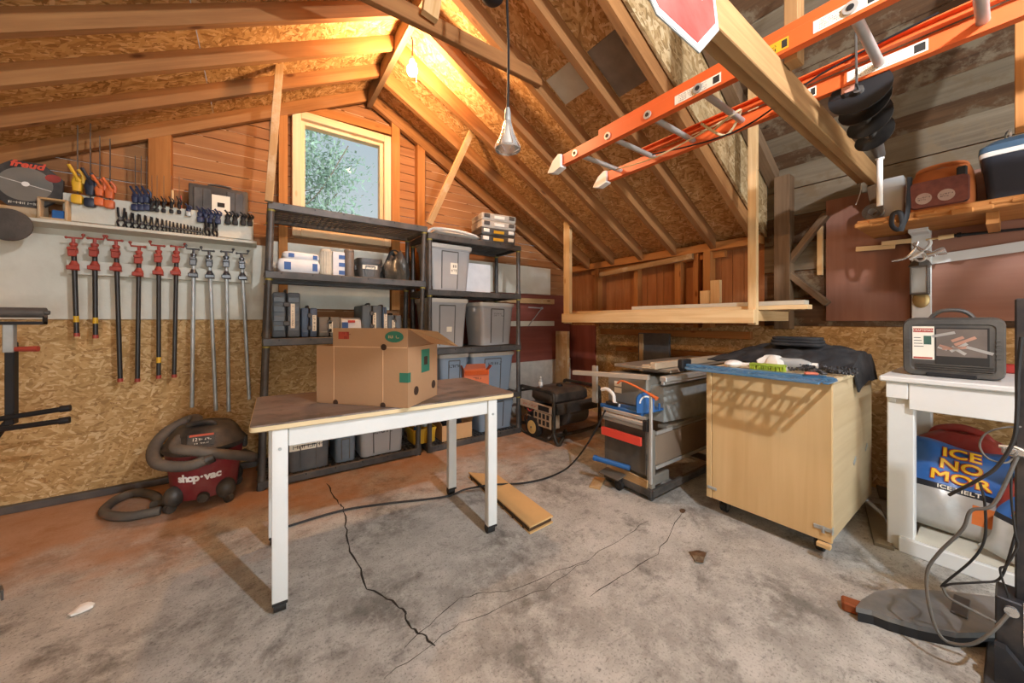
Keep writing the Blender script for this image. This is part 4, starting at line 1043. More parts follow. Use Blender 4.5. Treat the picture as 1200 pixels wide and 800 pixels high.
# stop sign hung beside the beam
def camv(a, b_, c_): return V((CS, -SN, 0))*a+V((0, 0, -1))*b_+V((SN, CS, 0))*c_
E1, E2 = camv(71, 1.5, 51.5).normalized(), camv(47, -60.7, 42.5)
E2 = (E2-E1*E2.dot(E1)).normalized()               # in-plane, square to E1 and pointing up
D_ = .42
d_ = ray(820, 62); Vx = d_*.833+V((0, 0, EYE))
s_ = D_/2.4142
cen = Vx - E1*(s_/2) + E2*(D_/2)
t = thing('stop_sign', 'weathered red stop sign hanging tilted beside the ladder at the top of the picture', 'sign', cen)
R8 = D_/2/math.cos(PI/8)
def octo(r): return [(r*math.cos(PI/8+PI/4*i), r*math.sin(PI/8+PI/4*i)) for i in range(8)]
M = frame((0, 0, 0), E1, E2)
b = B(); b.prism(octo(R8), -.003, M, 0); b.prism(octo(R8*.985), .0012, M, 1); b.prism(octo(R8*.905), .0022, M, 2)
b.build('plate', ['galv', 'white_paint', plain('sign_red', '#b2433c', .45, 0, .14, 5, .1, .4, .2, '#cfa69a')], t)
b = B(); b.text('STOP', D_*.44, (M.to_3x3() @ V((0, 0, .0024))), E1, E2, 0, .8, .0006); b.build('lettering', 'white_paint', t)
b = B(); b.tube([M.to_3x3() @ V((.1, .12, -.004)), M.to_3x3() @ V((.1, .12, -.03)), V((.18, .1, .35)), V((.2, .1, oldroof(cen.x+.2)-cen.z-.02))], .004, 6); b.build('hanging_wire', 'dark_steel', t)

# grey patch on the roof deck
a0 = onY(700, 60, 1.7)
b = B()
for (y0, y1, x0, x1) in ((1.56, 1.84, 1.6, 1.78), (1.24, 1.49, 1.62, 1.92)):
    b.skin([[b.bm.verts.new(V((x, y, roof(x)-dz))) for x, dz in ((x0, .002), (x1, .002), (x1, .006), (x0, .006))] for y in (y0, y1)], 0, True, False)
    b.build('roof_patch', 'white_board' if y0 > 1.5 else plain('grey_sheet', '#7d7264', .8), label='pale torn sheet patch on the roof deck between two rafters' if y0 > 1.5 else 'darker grey sheet patch on the roof deck next to the riser', category='patch'); b = B()

# drop light on its cord and the plug above it
p = onY(595, 160, 1.35)
t = thing('drop_light', 'unlit cage drop light hanging on a long black cord', 'drop light', p)
b = B(); b.lathe([(.013, .085), (.018, .06), (.032, .0), (.054, -.05), (.058, -.062), (.025, -.072)], n=20); b.build('shade', 'bulb_glass', t)
b = B()
for i in range(7):
    a = 2*PI*i/7; b.tube([(.013*math.cos(a), .013*math.sin(a), .075), (.034*math.cos(a), .034*math.sin(a), .0), (.059*math.cos(a), .059*math.sin(a), -.055), (.026*math.cos(a), .026*math.sin(a), -.076)], .0018, 5, 0, 3)
b.lathe([(.058, -.055), (.06, -.058), (.058, -.061)], n=20, cap=False); b.build('cage', 'chrome', t)
b = B(); b.lathe([(.005, -.04), (.018, -.03), (.02, -.01), (.012, .02), (.01, .05)], n=14); b.build('bulb', 'white_plastic', t)
b = B(); b.lathe([(.01, .13), (.014, .11), (.016, .07)], n=14); b.build('socket', 'galv', t)
b = B(); zt_ = roof(p.x)-p.z-.02; b.tube([(0, 0, .12), (.004, 0, .4), (-.006, 0, .7), (.0, 0, zt_)], .006, 8, 0, 4); b.build('cord', 'black', t)
q = onY(577, 0, 1.35)
t = thing('ceiling_socket', 'black round junction box on the roof where the drop light cord starts', 'junction box', (q.x, q.y, q.z+.01))
b = B(); b.lathe([(.03, .035), (.05, .03), (.05, .0), (.035, -.015), (.012, -.02)], n=18); b.build('box', 'black', t)
b = B(); b.tube([(0, 0, .03), (.0, 0, roof(q.x)-q.z-.02)], .009, 8); b.tube([(.04, 0, .01), (.06, 0, .03), (.058, 0, .1)], .005, 6); b.build('bracket', 'dark_steel', t)

# post-hole auger hanging at the beam end
ax = onY(1012, 120, .47)
top, bot = onY(1007, 108, .363), onY(1031, 182, .372)
axis = (bot-top); L = axis.length; R = axis.to_track_quat('Z', 'Y').to_matrix()
t = thing('auger', 'black spiral earth auger hanging from the end of the cross beam', 'auger', top)
b = B(); b.cyl(R @ V((0, 0, -.02)), R @ V((0, 0, L)), .016, None, 12); b.build('shaft', 'dark_steel', t)
b = B(); RR = .092; pitch = L*.3
def flight(u, v_):
    a = u*2*PI*3.1; r = .014+(RR*(1-.28*u)-.014)*v_; return R @ V((r*math.cos(a), r*math.sin(a), u*L*.74))
b.sheet(flight, 70, 4, 0, .005); b.build('flight', plain('black_enamel', '#1d1b1a', .3, .2, .1, 8, .1, .5, .12, '#8a8274'), t)
b = B(); b.lathe([(.016, -.004), (RR*1.05, -.004), (RR*1.05, .0), (.016, .0)], (0, 0, 0), R, 26); b.build('top_flight', 'black', t)
b = B(); b.box(R @ V((.035, .03, -.006)), (.04, .03, .003), R); b.build('label', plain('pink_label', '#c98e78', .7), t)
b = B(); b.cyl(R @ V((0, 0, L*.74)), R @ V((0, 0, L)), .026, .02, 12); b.build('coupling', 'dark_steel', t)
b = B(); b.tube([R @ V((0, 0, -.02)), R @ V((.0, 0, -.05)), V((0, .02, oldroof(top.x)-top.z-.03))], .004, 6); b.build('hanging_wire', 'dark_steel', t)
b = B(); b.cyl((0, 0, 0), (0, 0, -.22), .011, None, 12); b.cyl((0, 0, .0), (0, 0, .03), .016, None, 12)
b.build('white_pole', 'white_plastic', loc=(bot.x, bot.y+.0, bot.z-.02), label='short white pole hanging below the auger', category='pole')

# ================================================================== RIGHT WALL: brown sheets, plank shelf, lantern
b = B(); p, q = onX(968, 376, WX-.015), onX(1200, 376, WX-.015)
zt_ = onX(985, 232, WX-.015).z
b.bx(WX-.018, WX-.008, onX(1068, 300, WX-.015).y+.004, p.y, 1.1, zt_, .001); b.build('brown_sheet', 'brown_panel', label='smooth brown wall sheet left of the white lantern board', category='wall panel')
b = B(); b.bx(WX-.018, WX-.008, -1.3, onX(1068, 300, WX-.015).y, 1.1, zt_, .001); b.build('brown_sheet', 'brown_panel', label='smooth brown wall sheet right of the white lantern board behind the slats', category='wall panel')
b = B(); p = onX(964, 300, WX-.03); b.bx(WX-.04, WX-.008, p.y, p.y+.03, onX(964, 322, WX-.03).z, onX(964, 262, WX-.03).z, .002); b.build('edge_strip', 'pine', label='short upright pine strip at the left edge of the brown sheet', category='board')
# shelf
SX = WX-.46
ps = onX(1003, 268, SX); SZ = ps.z
t = thing('plank_shelf', 'rough edged wooden plank shelf on the right wall', 'wall shelf', (0, 0, SZ))
b = B(); 
def plank(u, v_):
    return (SX+.46*v_-.004, ps.y-u*1.5, .0)
b.bx(SX+.012*rnd.random(), WX-.02, ps.y-1.6, ps.y, -.0, .045, .006); 
for i in range(26): y = ps.y-.03-i*.06; b.box((SX+.006, y, .016+.012*math.sin(i*1.7)), (.02+.01*math.sin(i*2.3), .075, .022+.006*math.cos(i)), None, .006)
b.build('plank', 'stud', t)
b = B(); b.bx(SX+.1, WX-.02, ps.y-.5, ps.y-.46, -.06, -.001); b.build('bracket', 'stud', t)
SZT = SZ+.045
# things on it
p = onX(1019, 236, SX+.05)
t = thing('plastic_roll', 'roll of clear plastic lying at the left end of the plank shelf', 'roll', (SX+.09, ps.y-.065, SZT+.046))
b = B(); b.lathe([(.046, -.06), (.046, .06), (.02, .06), (.02, -.06)], (0, 0, 0), RY(PI/2), 22, 0, False); b.build('roll', 'clear', t)
yl_, yr_ = onX(1031, 220, SX+.06).y, onX(1062, 220, SX+.06).y; h = onX(1045, 208, SX+.06).z-SZT
t = thing('clear_box', 'frosted clear plastic box beside the orange bag on the plank shelf', 'plastic box', (SX+.13, (yl_+yr_)/2, SZT+.001))
w = (yl_-yr_)*.86; b = B(); b.loft([(.12, w*.9, 0, .01), (.14, w, h*.75, .012)]); b.build('body', 'clear', t)
b = B(); b.loft([(.146, w*1.04, h*.75, .012), (.146, w*1.04, h*.93, .012), (.13, w*.9, h, .012)]); b.build('lid', 'clear', t)
# orange tool bag
ya, yb = onX(1064, 230, SX+.03).y, onX(1143, 220, SX+.03).y; zt_ = onX(1100, 194, SX+.03).z; w = ya-yb; h = zt_-SZT
t = thing('tool_bag', 'orange and maroon canvas tool bag with a dangling black strap on the plank shelf', 'tool bag', (SX+.14, (ya+yb)/2, SZT+.001))
ORB = plain('orange_canvas', '#a9602f', .75, 0, .1, 14, .4); MAR = plain('maroon_mesh', '#6a3a30', .7, 0, .2, 30, .4)
b = B(); b.loft([(.22, w*.96, 0, .03), (.24, w, .02, .04), (.23, w*.99, h*.5, .05), (.2, w*.93, h*.8, .05), (.13, w*.84, h*.97, .05), (.09, w*.8, h, .04)], cs=5); b.build('body', ORB, t)
b = B()
for (y0, y1, z0, z1, m_) in ((-w*.46, w*.2, h*.08, h*.62, 1), (-w*.4, w*.18, h*.66, h*.82, 0)):
    pass
F_ = frame((-.121, w*.02, h*.36), (0, -1, 0), (0, 0, 1)); b.loft([(w*.9, h*.64, -.002, .02), (w*.86, h*.6, .016, .02)], F_); b.build('front_pocket', MAR, t)
for yy in (.24, -.1): b = B(); b.cyl((-.139, yy*w, h*.26), (-.136, yy*w, h*.26), w*.13, None, 18); scribble(b, w*.17, .022, (-.139, yy*w, h*.26), (0, -1, 0), (0, 0, 1), 1, 2, 11); b.build('patch', [plain('grey_patch', '#a58f84', .8), 'ink'], t)
b = B(); b.tube([(-.03, w*.36, h*.9), (-.04, w*.32, h*1.02), (-.04, 0, h*1.07), (-.04, -w*.32, h*1.02), (-.03, -w*.36, h*.9)], .016, 8, 0, 5, flat=.5); b.build('handle', ORB, t)
b = B(); b.tube([(-.13, w*.46, h*.85), (-.14, w*.47, h*.3), (-.155, w*.5, -.03), (-.16, w*.62, -.09), (-.16, w*.74, -.06), (-.16, w*.72, .0), (-.16, w*.6, .0), (-.158, w*.56, -.06), (-.157, w*.6, -.1)], .012, 8, 0, 5, flat=.3); b.build('strap', 'black', t)
b = B(); b.box((-.125, -w*.32, h*.45), (.02, .035, h*.8), None, .006); b.build('buckle_strap', 'black', t)
# blue cooler
ya = onX(1149, 210, SX+.03).y; zt_ = onX(1190, 158, SX+.03).z; h = zt_-SZT
t = thing('cooler', 'dark blue cool box with a white rim at the right end of the plank shelf', 'cool box', (SX+.18, ya-.2, SZT+.001))
b = B(); b.loft([(.28, .36, 0, .03), (.32, .4, h*.72, .035)]); b.build('body', plain('cooler_blue', '#2c323e', .45, 0, .08), t)
b = B(); b.loft([(.33, .41, h*.722, .035), (.33, .41, h*.8, .035)]); b.build('rim', 'white_plastic', t)
b = B(); b.loft([(.335, .415, h*.802, .035), (.33, .41, h*.9, .04), (.26, .34, h, .04)]); b.build('lid', plain('cooler_lid', '#3f5a72', .4, 0, .05), t)
b = B(); b.lathe([(.02, -.004), (.026, 0), (.02, .004), (.016, 0)], (-.1, .12, h+.022), RX(PI/2) @ RY(.4), 14, 0, False); b.build('ring', 'chrome', t)

# white board with old lantern and tangle of tools
LYc = onX(1080, 300, WX-.03).y; lw = abs(onX(1064, 300, WX-.03).y-onX(1087, 300, WX-.03).y)
t = thing('lantern_board', 'narrow white board on the brown wall carrying a small metal lantern', 'wall lantern', (WX-.02, LYc, 0))
z0, z1 = 1.1, onX(1080, 260, WX-.1).z
b = B(); b.bx(-.025, -.0, -lw/2, lw/2, z0, z1, .003); b.build('board', 'white_paint', t)
b = B(); b.bx(-.16, -.026, -lw/2, lw/2, z1-.07, z1-.055, .003); b.bx(-.04, -.026, -lw/2, lw/2, z1-.2, z1-.055, .003); b.bx(-.16, -.145, -lw/2, lw/2, z1-.056, z1-.01, .003); b.build('shelf_bracket', 'white_paint', t)
zl0, zl1 = onX(1075, 345, WX-.1).z, onX(1075, 312, WX-.1).z
b = B(); q = lw*.46; xx0, xx1 = -.12, -.028
for x in (xx0, xx1-.008):
    for y in (-q, q-.008): b.bx(x, x+.008, y, y+.008, zl0, zl1, .001)
for z_ in (zl0, zl1-.01): b.bx(xx0, xx1, -q, q, z_, z_+.01, .002)
b.lathe([(.05, 0), (.035, .03), (.012, .05)], (-.072, 0, zl1), None, 4); b.build('lantern_frame', 'dark_steel', t)
b = B(); b.bx(xx0+.004, xx1-.004, -q+.004, q-.004, zl0+.01, zl1-.01); b.build('lantern_glass', 'bulb_glass', t)
b = B(); b.ball((-.03, 0, zl0-.03), (.012, lw*.45, .05)); b.build('reflector', plain('brass_dull', '#b49a68', .4, .6), t)
def hanging_tool(label, pts, r, mat, name, cat='tool', grip=None):
    t2 = thing(name, label, cat, V(pts[0])); b = B(); b.tube([V(p)-V(pts[0]) for p in pts], r, 8, 0, 4); b.build('shaft', mat, t2)
    if grip: b = B(); b.tube([V(p)-V(pts[0]) for p in grip[0]], grip[1], 8, 0, 2); b.build('grip', grip[2], t2)
    return t2
Lx = WX-.16
P = lambda u, v_: onX(u, v_, Lx)
for i, (pts, r, m_, lab) in enumerate((
    ([P(1045, 306), P(1062, 302), P(1072, 292), P(1076, 283)], .007, 'chrome', 'chrome hook tool hanging lowest at the white board'),
    ([P(1066, 304), P(1080, 296), P(1090, 286), P(1089, 281)], .008, 'white_paint', 'white handled pliers hanging in front of the white board'),
    ([P(1070, 285), P(1078, 292), P(1090, 296), P(1096, 300)], .008, 'chrome', 'chrome wrench crossing the tangle at the white board'),
    ([P(1068, 300), P(1076, 306), P(1084, 303), P(1078, 296), P(1071, 301)], .006, 'steel', 'coil of steel chain hanging at the white board'))):
    hanging_tool(lab, pts, r, m_, 'hanging_tool')
t2 = thing('flashlight', 'chrome flashlight hanging sideways right of the lantern board', 'flashlight', P(1086, 299))
b = B(); dd = (P(1108, 293)-P(1086, 299)); b.cyl((0, 0, 0), dd*.55, .014, None, 14); b.cyl(dd*.55, dd, .018, .024, 16); b.build('barrel', 'chrome', t2)
b = B(); b.cyl(dd*1.0, dd*1.02, .022, None, 16); b.build('lens', 'bulb_glass', t2)
# ruler pieces, fishing rod, slat
def strip(name, label, cat, a, b_, x, mat, h=.02, th=.008):
    p, q = onX(*a, x), onX(*b_, x); b = B(); b.beam(p, q, th, h, (0, 0, 1), .001); b.build(name, mat, label=label, category=cat)
strip('measuring_stick', 'lower wooden yardstick piece left of the lantern board', 'stick', (1003, 292), (1049, 288.5), WX-.045, 'pine', .03)
strip('measuring_stick', 'upper wooden yardstick piece touching the lantern board', 'stick', (1033, 285.5), (1068, 282), WX-.06, 'pine', .028)
strip('wall_slat', 'long cream painted slat running along the brown sheet to the right edge', 'slat', (1090, 304.5), (1235, 283), WX-.03, 'white_paint', .055)
strip('wall_slat', 'dark wooden slat above the fishing rod on the brown sheet', 'slat', (1092, 262), (1240, 247), WX-.03, 'red_board', .05)
t = thing('fishing_rod', 'fishing rod with a cork grip resting below the plank shelf', 'fishing rod', onX(1085, 281, WX-.06))
o_ = onX(1085, 281, WX-.06); q = onX(1118, 276, WX-.06)-o_; e = onX(1260, 262, WX-.06)-o_
b = B(); b.cyl((0, 0, 0), q*.45, .006, None, 10); b.cyl(q*.45, q, .014, .012, 12); b.build('cork_grip', 'pine', t)
b = B(); b.cyl(q, e, .009, .006, 10); b.cyl(q*1.1, q*1.25, .014, None, 12); b.build('rod', 'black', t)

# ================================================================== WHITE TABLE AND CARDBOARD BOX
TX0, TX1, TY0, TY1, TZT = -.01, 1.13, 1.56, 2.165, .722
t = thing('work_table', 'white legged work table with a scuffed brown top in the middle of the floor', 'table', ((TX0+TX1)/2, (TY0+TY1)/2, 0), -.04)
cx, cy = (TX0+TX1)/2, (TY0+TY1)/2
MT['table_top'] = wood('table_top_scuffed', '#55483f', '#857468', False, .3, .35, worn='#52483f')
b = B(); b.loft([(TX1-TX0-.004, TY1-TY0-.004, TZT-.006, .02), (TX1-TX0-.006, TY1-TY0-.006, TZT, .02)]); b.build('tabletop', 'table_top', t)
b = B(); b.loft([(TX1-TX0-.01, TY1-TY0-.01, TZT-.026, .02), (TX1-TX0, TY1-TY0, TZT-.022, .022), (TX1-TX0, TY1-TY0, TZT-.006, .022)]); b.build('edge_band', plain('maple_edge', '#d8c39a', .5, 0, .08), t)
for a in ((.112, .975, 1.582, 1.606), (.094, .972, 2.078, 2.102)):
    b = B(); b.bx(a[0]-cx, a[1]-cx, a[2]-cy, a[3]-cy, TZT-.098, TZT-.027, .003); b.build('apron', 'white_paint', t)
for a in ((.063, .085), (.99, 1.012)):
    b = B(); b.bx(a[0]-cx, a[1]-cx, 1.615-cy, 2.069-cy, TZT-.098, TZT-.027, .003); b.build('apron', 'white_paint', t)
for x, y in ((.084, 1.594), (1.003, 1.594), (.066, 2.09), (1.0, 2.09)):
    b = B(); b.box((x-cx, y-cy, (TZT-.027+.045)/2), (.052, .04, TZT-.027-.045), None, .004, 0, 2); lg = b.build('leg', 'white_paint', t)
    b = B(); b.cyl((x-cx-.02, y-cy+.012, .022), (x-cx+.02, y-cy+.012, .022), .022, None, 16); b.box((x-cx, y-cy, .045), (.05, .045, .012), None, .002); b.build('caster', 'rubber', lg)
    b = B(); [b.cyl((x-cx+q, y-cy-.024, TZT-.1+r_), (x-cx+q, y-cy-.019, TZT-.1+r_), .006, None, 10) for q, r_ in ((0, 0),)]; b.build('bolt', 'galv', lg)

pA = onZ(478, 478.5, TZT); pL = onZ(371, 471.7, TZT); pR = onZ(522, 463.3, TZT)
ex = (pA-pL).normalized(); ey = V((-ex.y, ex.x, 0)); w = (pA-pL).length; d = (pR-pA).dot(ey); h = .262
t = thing('cardboard_box', 'big open brown cardboard box with green prints standing on the white table', 'cardboard box', (pL.x, pL.y, TZT+.001), math.atan2(ex.y, ex.x))
CB = plain('produce_cardboard', '#a4805f', .85, 0, .06, 2.5, .15, .15); CBI = plain('cardboard_inside', '#c4a074', .85, 0, .05, 3, .1, .15)
th = .005
b = B()
b.bx(0, w, 0, th, 0, h); b.bx(0, w, d-th, d, 0, h); b.bx(0, th, th, d-th, 0, h); b.bx(w-th, w, th, d-th, 0, h); b.bx(th, w-th, th, d-th, 0, th)
for x in (.2*w, .74*w): b.bx(x-.0015, x+.0015, -.0012, .001, .012, h-.002, 0, 1)
b.bx(.19*w, w-.004, -.0008, .001, h-.003, h+.001, 0, 1); b.build('body', [CB, plain('crease', '#c7a07a', .8)], t)
b = B(); fh = (zat(430, 389, onZ(430, 476, TZT).y)-zat(430, 411, onZ(430, 476, TZT).y))
f0 = .19*w
b.bx(f0, w-.002, .0, th, h, h+fh); fr = b.build('front_flap', CB, t)
b = B(); b.bx(f0+.03, f0+.085, -.0014, .001, h+fh*.4, h+fh*.8, 0, 0); scribble(b, .05, .04, (f0+.058, -.0016, h+fh*.6), (1, 0, 0), (0, 0, 1), 1, 2, 2); b.build('red_print', [plain('carton_red', '#9a3d2a', .8), plain('carton_red_dark', '#7a2a20', .8)], fr)
b = B(); b.cyl((w*.86, -.0016, h+fh*.55), (w*.86, .001, h+fh*.55), .045, None, 28, 0, True, .55); scribble(b, .055, .02, (w*.86, -.0018, h+fh*.55), (1, 0, 0), (0, 0, 1), 1, 1, 4); b.build('oval_print', ['green', CBI], fr)
def box_local(u, v_, depth):
    q = ray(u, v_)*depth+V((0, 0, EYE)); return t_inv @ q
t_inv = (Matrix.Translation((pL.x, pL.y, TZT+.001)) @ Matrix.Rotation(math.atan2(ex.y, ex.x), 4, 'Z')).inverted()
A_, D_ = V((w-.003, .004, h+fh)), V((w-.002, d*.8, h+.004))
b = B(); b.face([V((w-.003, .004, h)), D_, A_]); bmesh.ops.solidify(b.bm, geom=b.bm.faces[:], thickness=.003); b.build('inner_flap', CB, t)
b = B(); b.face([A_, D_, box_local(537.5, 405.8, 1.93), box_local(512.5, 388.3, 1.78)]); bmesh.ops.solidify(b.bm, geom=b.bm.faces[:], thickness=.004); b.build('side_flap', CBI, t)
b = B(); b.bx(.02, w-.02, d-.004, d, h, h+fh*.3); b.build('back_flap', CBI, t)
b = B(); b.bx(w-.04, w+.0014, -.0014, .022, h*.42, h*.58); b.build('corner_print', 'green', t)
b = B(); b.bx(w-.001, w+.0014, d*.42, d*.7, h*.52, h*.93); gp = b.build('green_print', 'green', t)
HOLE = plain('box_hole', '#3a2618', .9)
b = B(); b.bx(w+.001, w+.002, d*.5, d*.62, h*.65, h*.8); b.build('hand_hole', HOLE, gp)
for q0, q1, r_ in (((w-.002, d*.25, h*.24), (w+.0018, d*.25, h*.24), .02), ((w-.002, d*.85, h*.24), (w+.0018, d*.85, h*.24), .02), ((w*.75, -.0018, h), (w*.75, .002, h), .014), ((w*.22, -.0015, .006), (w*.22, .003, .006), .013), ((w*.74, -.0015, .006), (w*.74, .003, .006), .013)):
    b = B(); b.cyl(q0, q1, r_, None, 18); b.build('vent_hole', HOLE, t)

# ================================================================== SHOP VACUUM
p = onZ(238, 585)
VX, VY = -.255, 2.93
t = thing('shop_vacuum', 'maroon and black shop vacuum with a grey hose coiled over it', 'vacuum cleaner', (VX, VY, 0), -.15)
VH = zat(240, 520, 2.8)
RED = plain('vac_red', '#7b2a30', .4, 0, .1, 4, .05, .4, .3, '#9b7f6c'); VB = plain('vac_black', '#2c2a28', .45, 0, .15, 6, .1, .4, .5, '#7d6f5e'); HOSE = plain('vac_hose', '#55504a', .6, 0, .12, 9, .1, .3, .3)
zt0 = .335
b = B(); b.lathe([(.14, .05), (.155, .055), (.172, .2), (.19, zt0-.01), (.19, zt0)], n=32); b.build('tank', RED, t)
b = B(); b.lathe([(.195, zt0-.012), (.203, zt0), (.203, zt0+.02), (.185, zt0+.04), (.16, zt0+.09), (.13, zt0+.125), (.08, zt0+.14), (.01, zt0+.143)], n=32)
hd = b.build('motor_head', VB, t)
b = B(); b.tube([(-.06, -.07, zt0+.115), (-.05, -.085, zt0+.15), (.05, -.085, zt0+.15), (.06, -.07, zt0+.115)], .016, 8, 0, 4); b.build('handle', VB, hd)
M = frame((.02, -.163, zt0+.072), (1, .08, 0), (0, .45, 1)); b = B(); b.prism([(-.06, -.035), (.06, -.035), (.065, .03), (-.065, .03)], .004, M, 0); r3 = M.to_3x3()
b.prism([(-.055, .018), (.055, .018), (.055, .03), (-.055, .03)], .0046, M, 1); b.text('12', .026, M @ V((-.03, .0, .0046)), r3.col[0], r3.col[1], 2); scribble(b, .05, .018, M @ V((.012, .0, .0046)), r3.col[0], r3.col[1], 2, 1, 3); scribble(b, .06, .011, M @ V((0, -.022, .0046)), r3.col[0], r3.col[1], 2, 1, 6); b.build('badge', [VB, plain('badge_red', '#b5543a', .6), 'paper'], hd)
b = B()                                            # name lettering wrapped on the tank
for i, ch in enumerate('shop\u00b7vac'):
    a = -PI/2+.06+(i-3.5)*.148; zc = .19; r = .1705+.0035
    b.text(ch, .062, (r*math.cos(a), r*math.sin(a), zc), (-math.sin(a), math.cos(a), 0), (.12*math.cos(a), .12*math.sin(a), 1), 0, 1.0, .001, .0, .003)
b.build('lettering', 'white_plastic', t)
for a in (-2.3, -.75, .8, 2.35):
    b = B(); x, y = .17*math.cos(a), .17*math.sin(a)
    b.ball((x, y, .085), (.05, .05, .06), 0, 14, 8); b.cyl((x*1.12-.014*math.sin(a), y*1.12+.014*math.cos(a), .028), (x*1.12+.014*math.sin(a), y*1.12-.014*math.cos(a), .028), .028, None, 16); b.build('caster', VB, t)
b = B(); b.cyl((.03, -.165, .07), (.03, -.185, .068), .03, .026, 18); b.build('drain_cap', VB, t)
for s_ in (-1, 1): b = B(); b.box((s_*.2, 0, zt0-.01), (.02, .05, .07), None, .005); b.build('latch', VB, t)
hp = [(.19, .1, .2), (.25, -.02, .215), (.22, -.16, .235), (.1, -.225, .315), (-.05, -.215, .36), (-.16, -.11, .40), (-.2, .03, .425), (-.12, .13, .475), (.04, .14, .485), (.0, .14, .485)]
hp = [(.17, .12, .21), (.235, .02, .205), (.235, -.1, .25), (.13, -.2, .315), (0, -.215, .36), (-.1, -.16, .385), (-.05, .02, .47), (-.1, .1, .475), (-.19, .03, .43), (-.215, -.08, .365), (-.16, -.2, .31), (-.03, -.235, .285), (.06, -.228, .305)]
b = B(); b.tube(hp, .029, 12, 0, 16, .035); b.build('hose', HOSE, t)
b = B(); b.cyl((.055, -.23, .303), (.09, -.222, .315), .033, .031, 14); b.build('hose_end', VB, t)
# hose attachment lying on the floor
pts = [onZ(u, v, .025) for u, v in ((188, 590), (180, 580), (160, 577), (140, 583), (127, 592), (122, 599), (130, 604), (150, 605), (168, 602), (188, 598))]
t2 = thing('vacuum_hose', 'dusty grey vacuum hose looped on the floor left of the shop vacuum', 'hose', (pts[4].x, pts[4].y, 0))
b = B(); b.tube([q-V((pts[4].x, pts[4].y, 0)) for q in pts], [.024, ]*1+[.024], 12, 0, 8, .02); b.build('tube', HOSE, t2)
q = pts[0]-V((pts[4].x, pts[4].y, 0)); b = B(); b.cyl(q+V((-.04, .0, 0)), q+V((.045, -.01, 0)), .0245, .028, 14); b.build('cuff', VB, t2)

# ================================================================== GENERATOR
gx0, gx1, gy0, gy1 = 2.14, 2.90, 2.36, 2.86
t = thing('generator', 'portable generator in a black tube frame with a beige wheel beside the table saw', 'generator', (gx0, gy0, 0))
FRM = plain('frame_black', '#23221f', .4, .2, .15, 8, .05, .5, .25)
GW, GD, GH = .60, .50, .46
r = .017
for yy, nm in ((0, 'front'), (GD, 'back')):
    pass
for xx in (0, GW):                                  # two end hoops joined by rails
    b = B(); b.tube([(xx, 0, .06), (xx, 0, GH-.05), (xx, .03, GH-.005), (xx, .08, GH), (xx, GD-.08, GH), (xx, GD-.03, GH-.005), (xx, GD, GH-.05), (xx, GD, .06)], r, 10, 0, 4); b.build('frame_hoop', FRM, t)
for yy in (0, GD):
    b = B(); b.tube([(0, yy, GH-.13 if yy == 0 else GH-.05), (GW, yy, GH-.13 if yy == 0 else GH-.05)], .012, 8); b.tube([(0, yy, .1), (.1, yy, .075), (GW-.1, yy, .075), (GW, yy, .1)], r, 10, 0, 3); b.build('frame_rail', FRM, t)
b = B(); b.tube([(.0, .0, .1), (.01, -.03, .02), (.05, -.03, .017), (.16, .02, .1)], r, 10, 0, 4); b.tube([(.0, GD, .1), (.0, GD-.05, .02), (.0, .1, .02), (0, 0, .1)], .012, 8, 0, 4); b.build('foot', FRM, t)
TANK = plain('tank_black', '#3d3a37', .4, .1, .12, 5, .1, .5, .55, '#8a7a68')
b = B(); b.loft([(.44, .3, 0, .05), (.48, .36, .03, .06), (.48, .36, .10, .07), (.38, .26, .135, .06)], Matrix.Translation((GW*.52, GD*.52, GH-.135))); tk = b.build('fuel_tank', TANK, t)
b = B(); b.cyl((GW*.5, GD*.5, GH-.005), (GW*.5, GD*.5, GH+.016), .035, .03, 18); b.build('cap', 'black', tk)
b = B(); b.bx(.03, GW-.04, -.012, .012, GH-.2, GH-.1, .004); b.build('muffler_guard', TANK, t)
# control side faces the camera (-x)
b = B(); b.bx(-.014, .004, .02, GD-.02, GH-.19, GH-.125, .002, 0); b.bx(-.0155, -.0135, .05, .2, GH-.18, GH-.135, 0, 2); scribble(b, .2, .03, (-.0145, .33, GH-.157), (0, -1, 0), (0, 0, 1), 1, 1, 9); b.build('name_plate', [plain('plate_pale', '#b5a593', .6), plain('plate_red', '#b4472e', .6), 'black'], t)
b = B(); b.bx(-.012, .1, .03, .27, .13, GH-.2, .004); pn = b.build('control_panel', plain('panel_tan', '#a8957c', .6, 0, .1), t)
b = B()
for j in range(2):
    for i in range(4): b.bx(-.0145, -.012, .05+i*.055, .085+i*.055, .15+j*.06, .195+j*.06, .001)
b.build('outlet', 'black', pn)
b = B(); b.bx(.05, .28, .28, GD-.04, .1, .3, .02); b.cyl((.08, .36, .2), (.03, .36, .2), .06, .05, 20); b.cyl((.06, .43, .26), (.02, .43, .26), .03, None, 16)
b.tube([(.03, .3, .15), (-.01, .35, .2), (.0, .42, .17), (.03, .45, .1)], .008, 8, 0, 4); b.build('engine', TANK, t)
b = B(); b.cyl((.2, .14, .22), (.48, .14, .22), .11, None, 24); b.cyl((.48, .14, .22), (.52, .14, .22), .1, .06, 24); b.build('alternator', 'dark_steel', t)
b = B(); b.tube([(.02, .3, .28), (-.006, .33, .24), (.0, .38, .27), (.02, .4, .3)], .006, 6, 0, 4); b.build('wire', plain('red_wire', '#a5302a', .5), t)
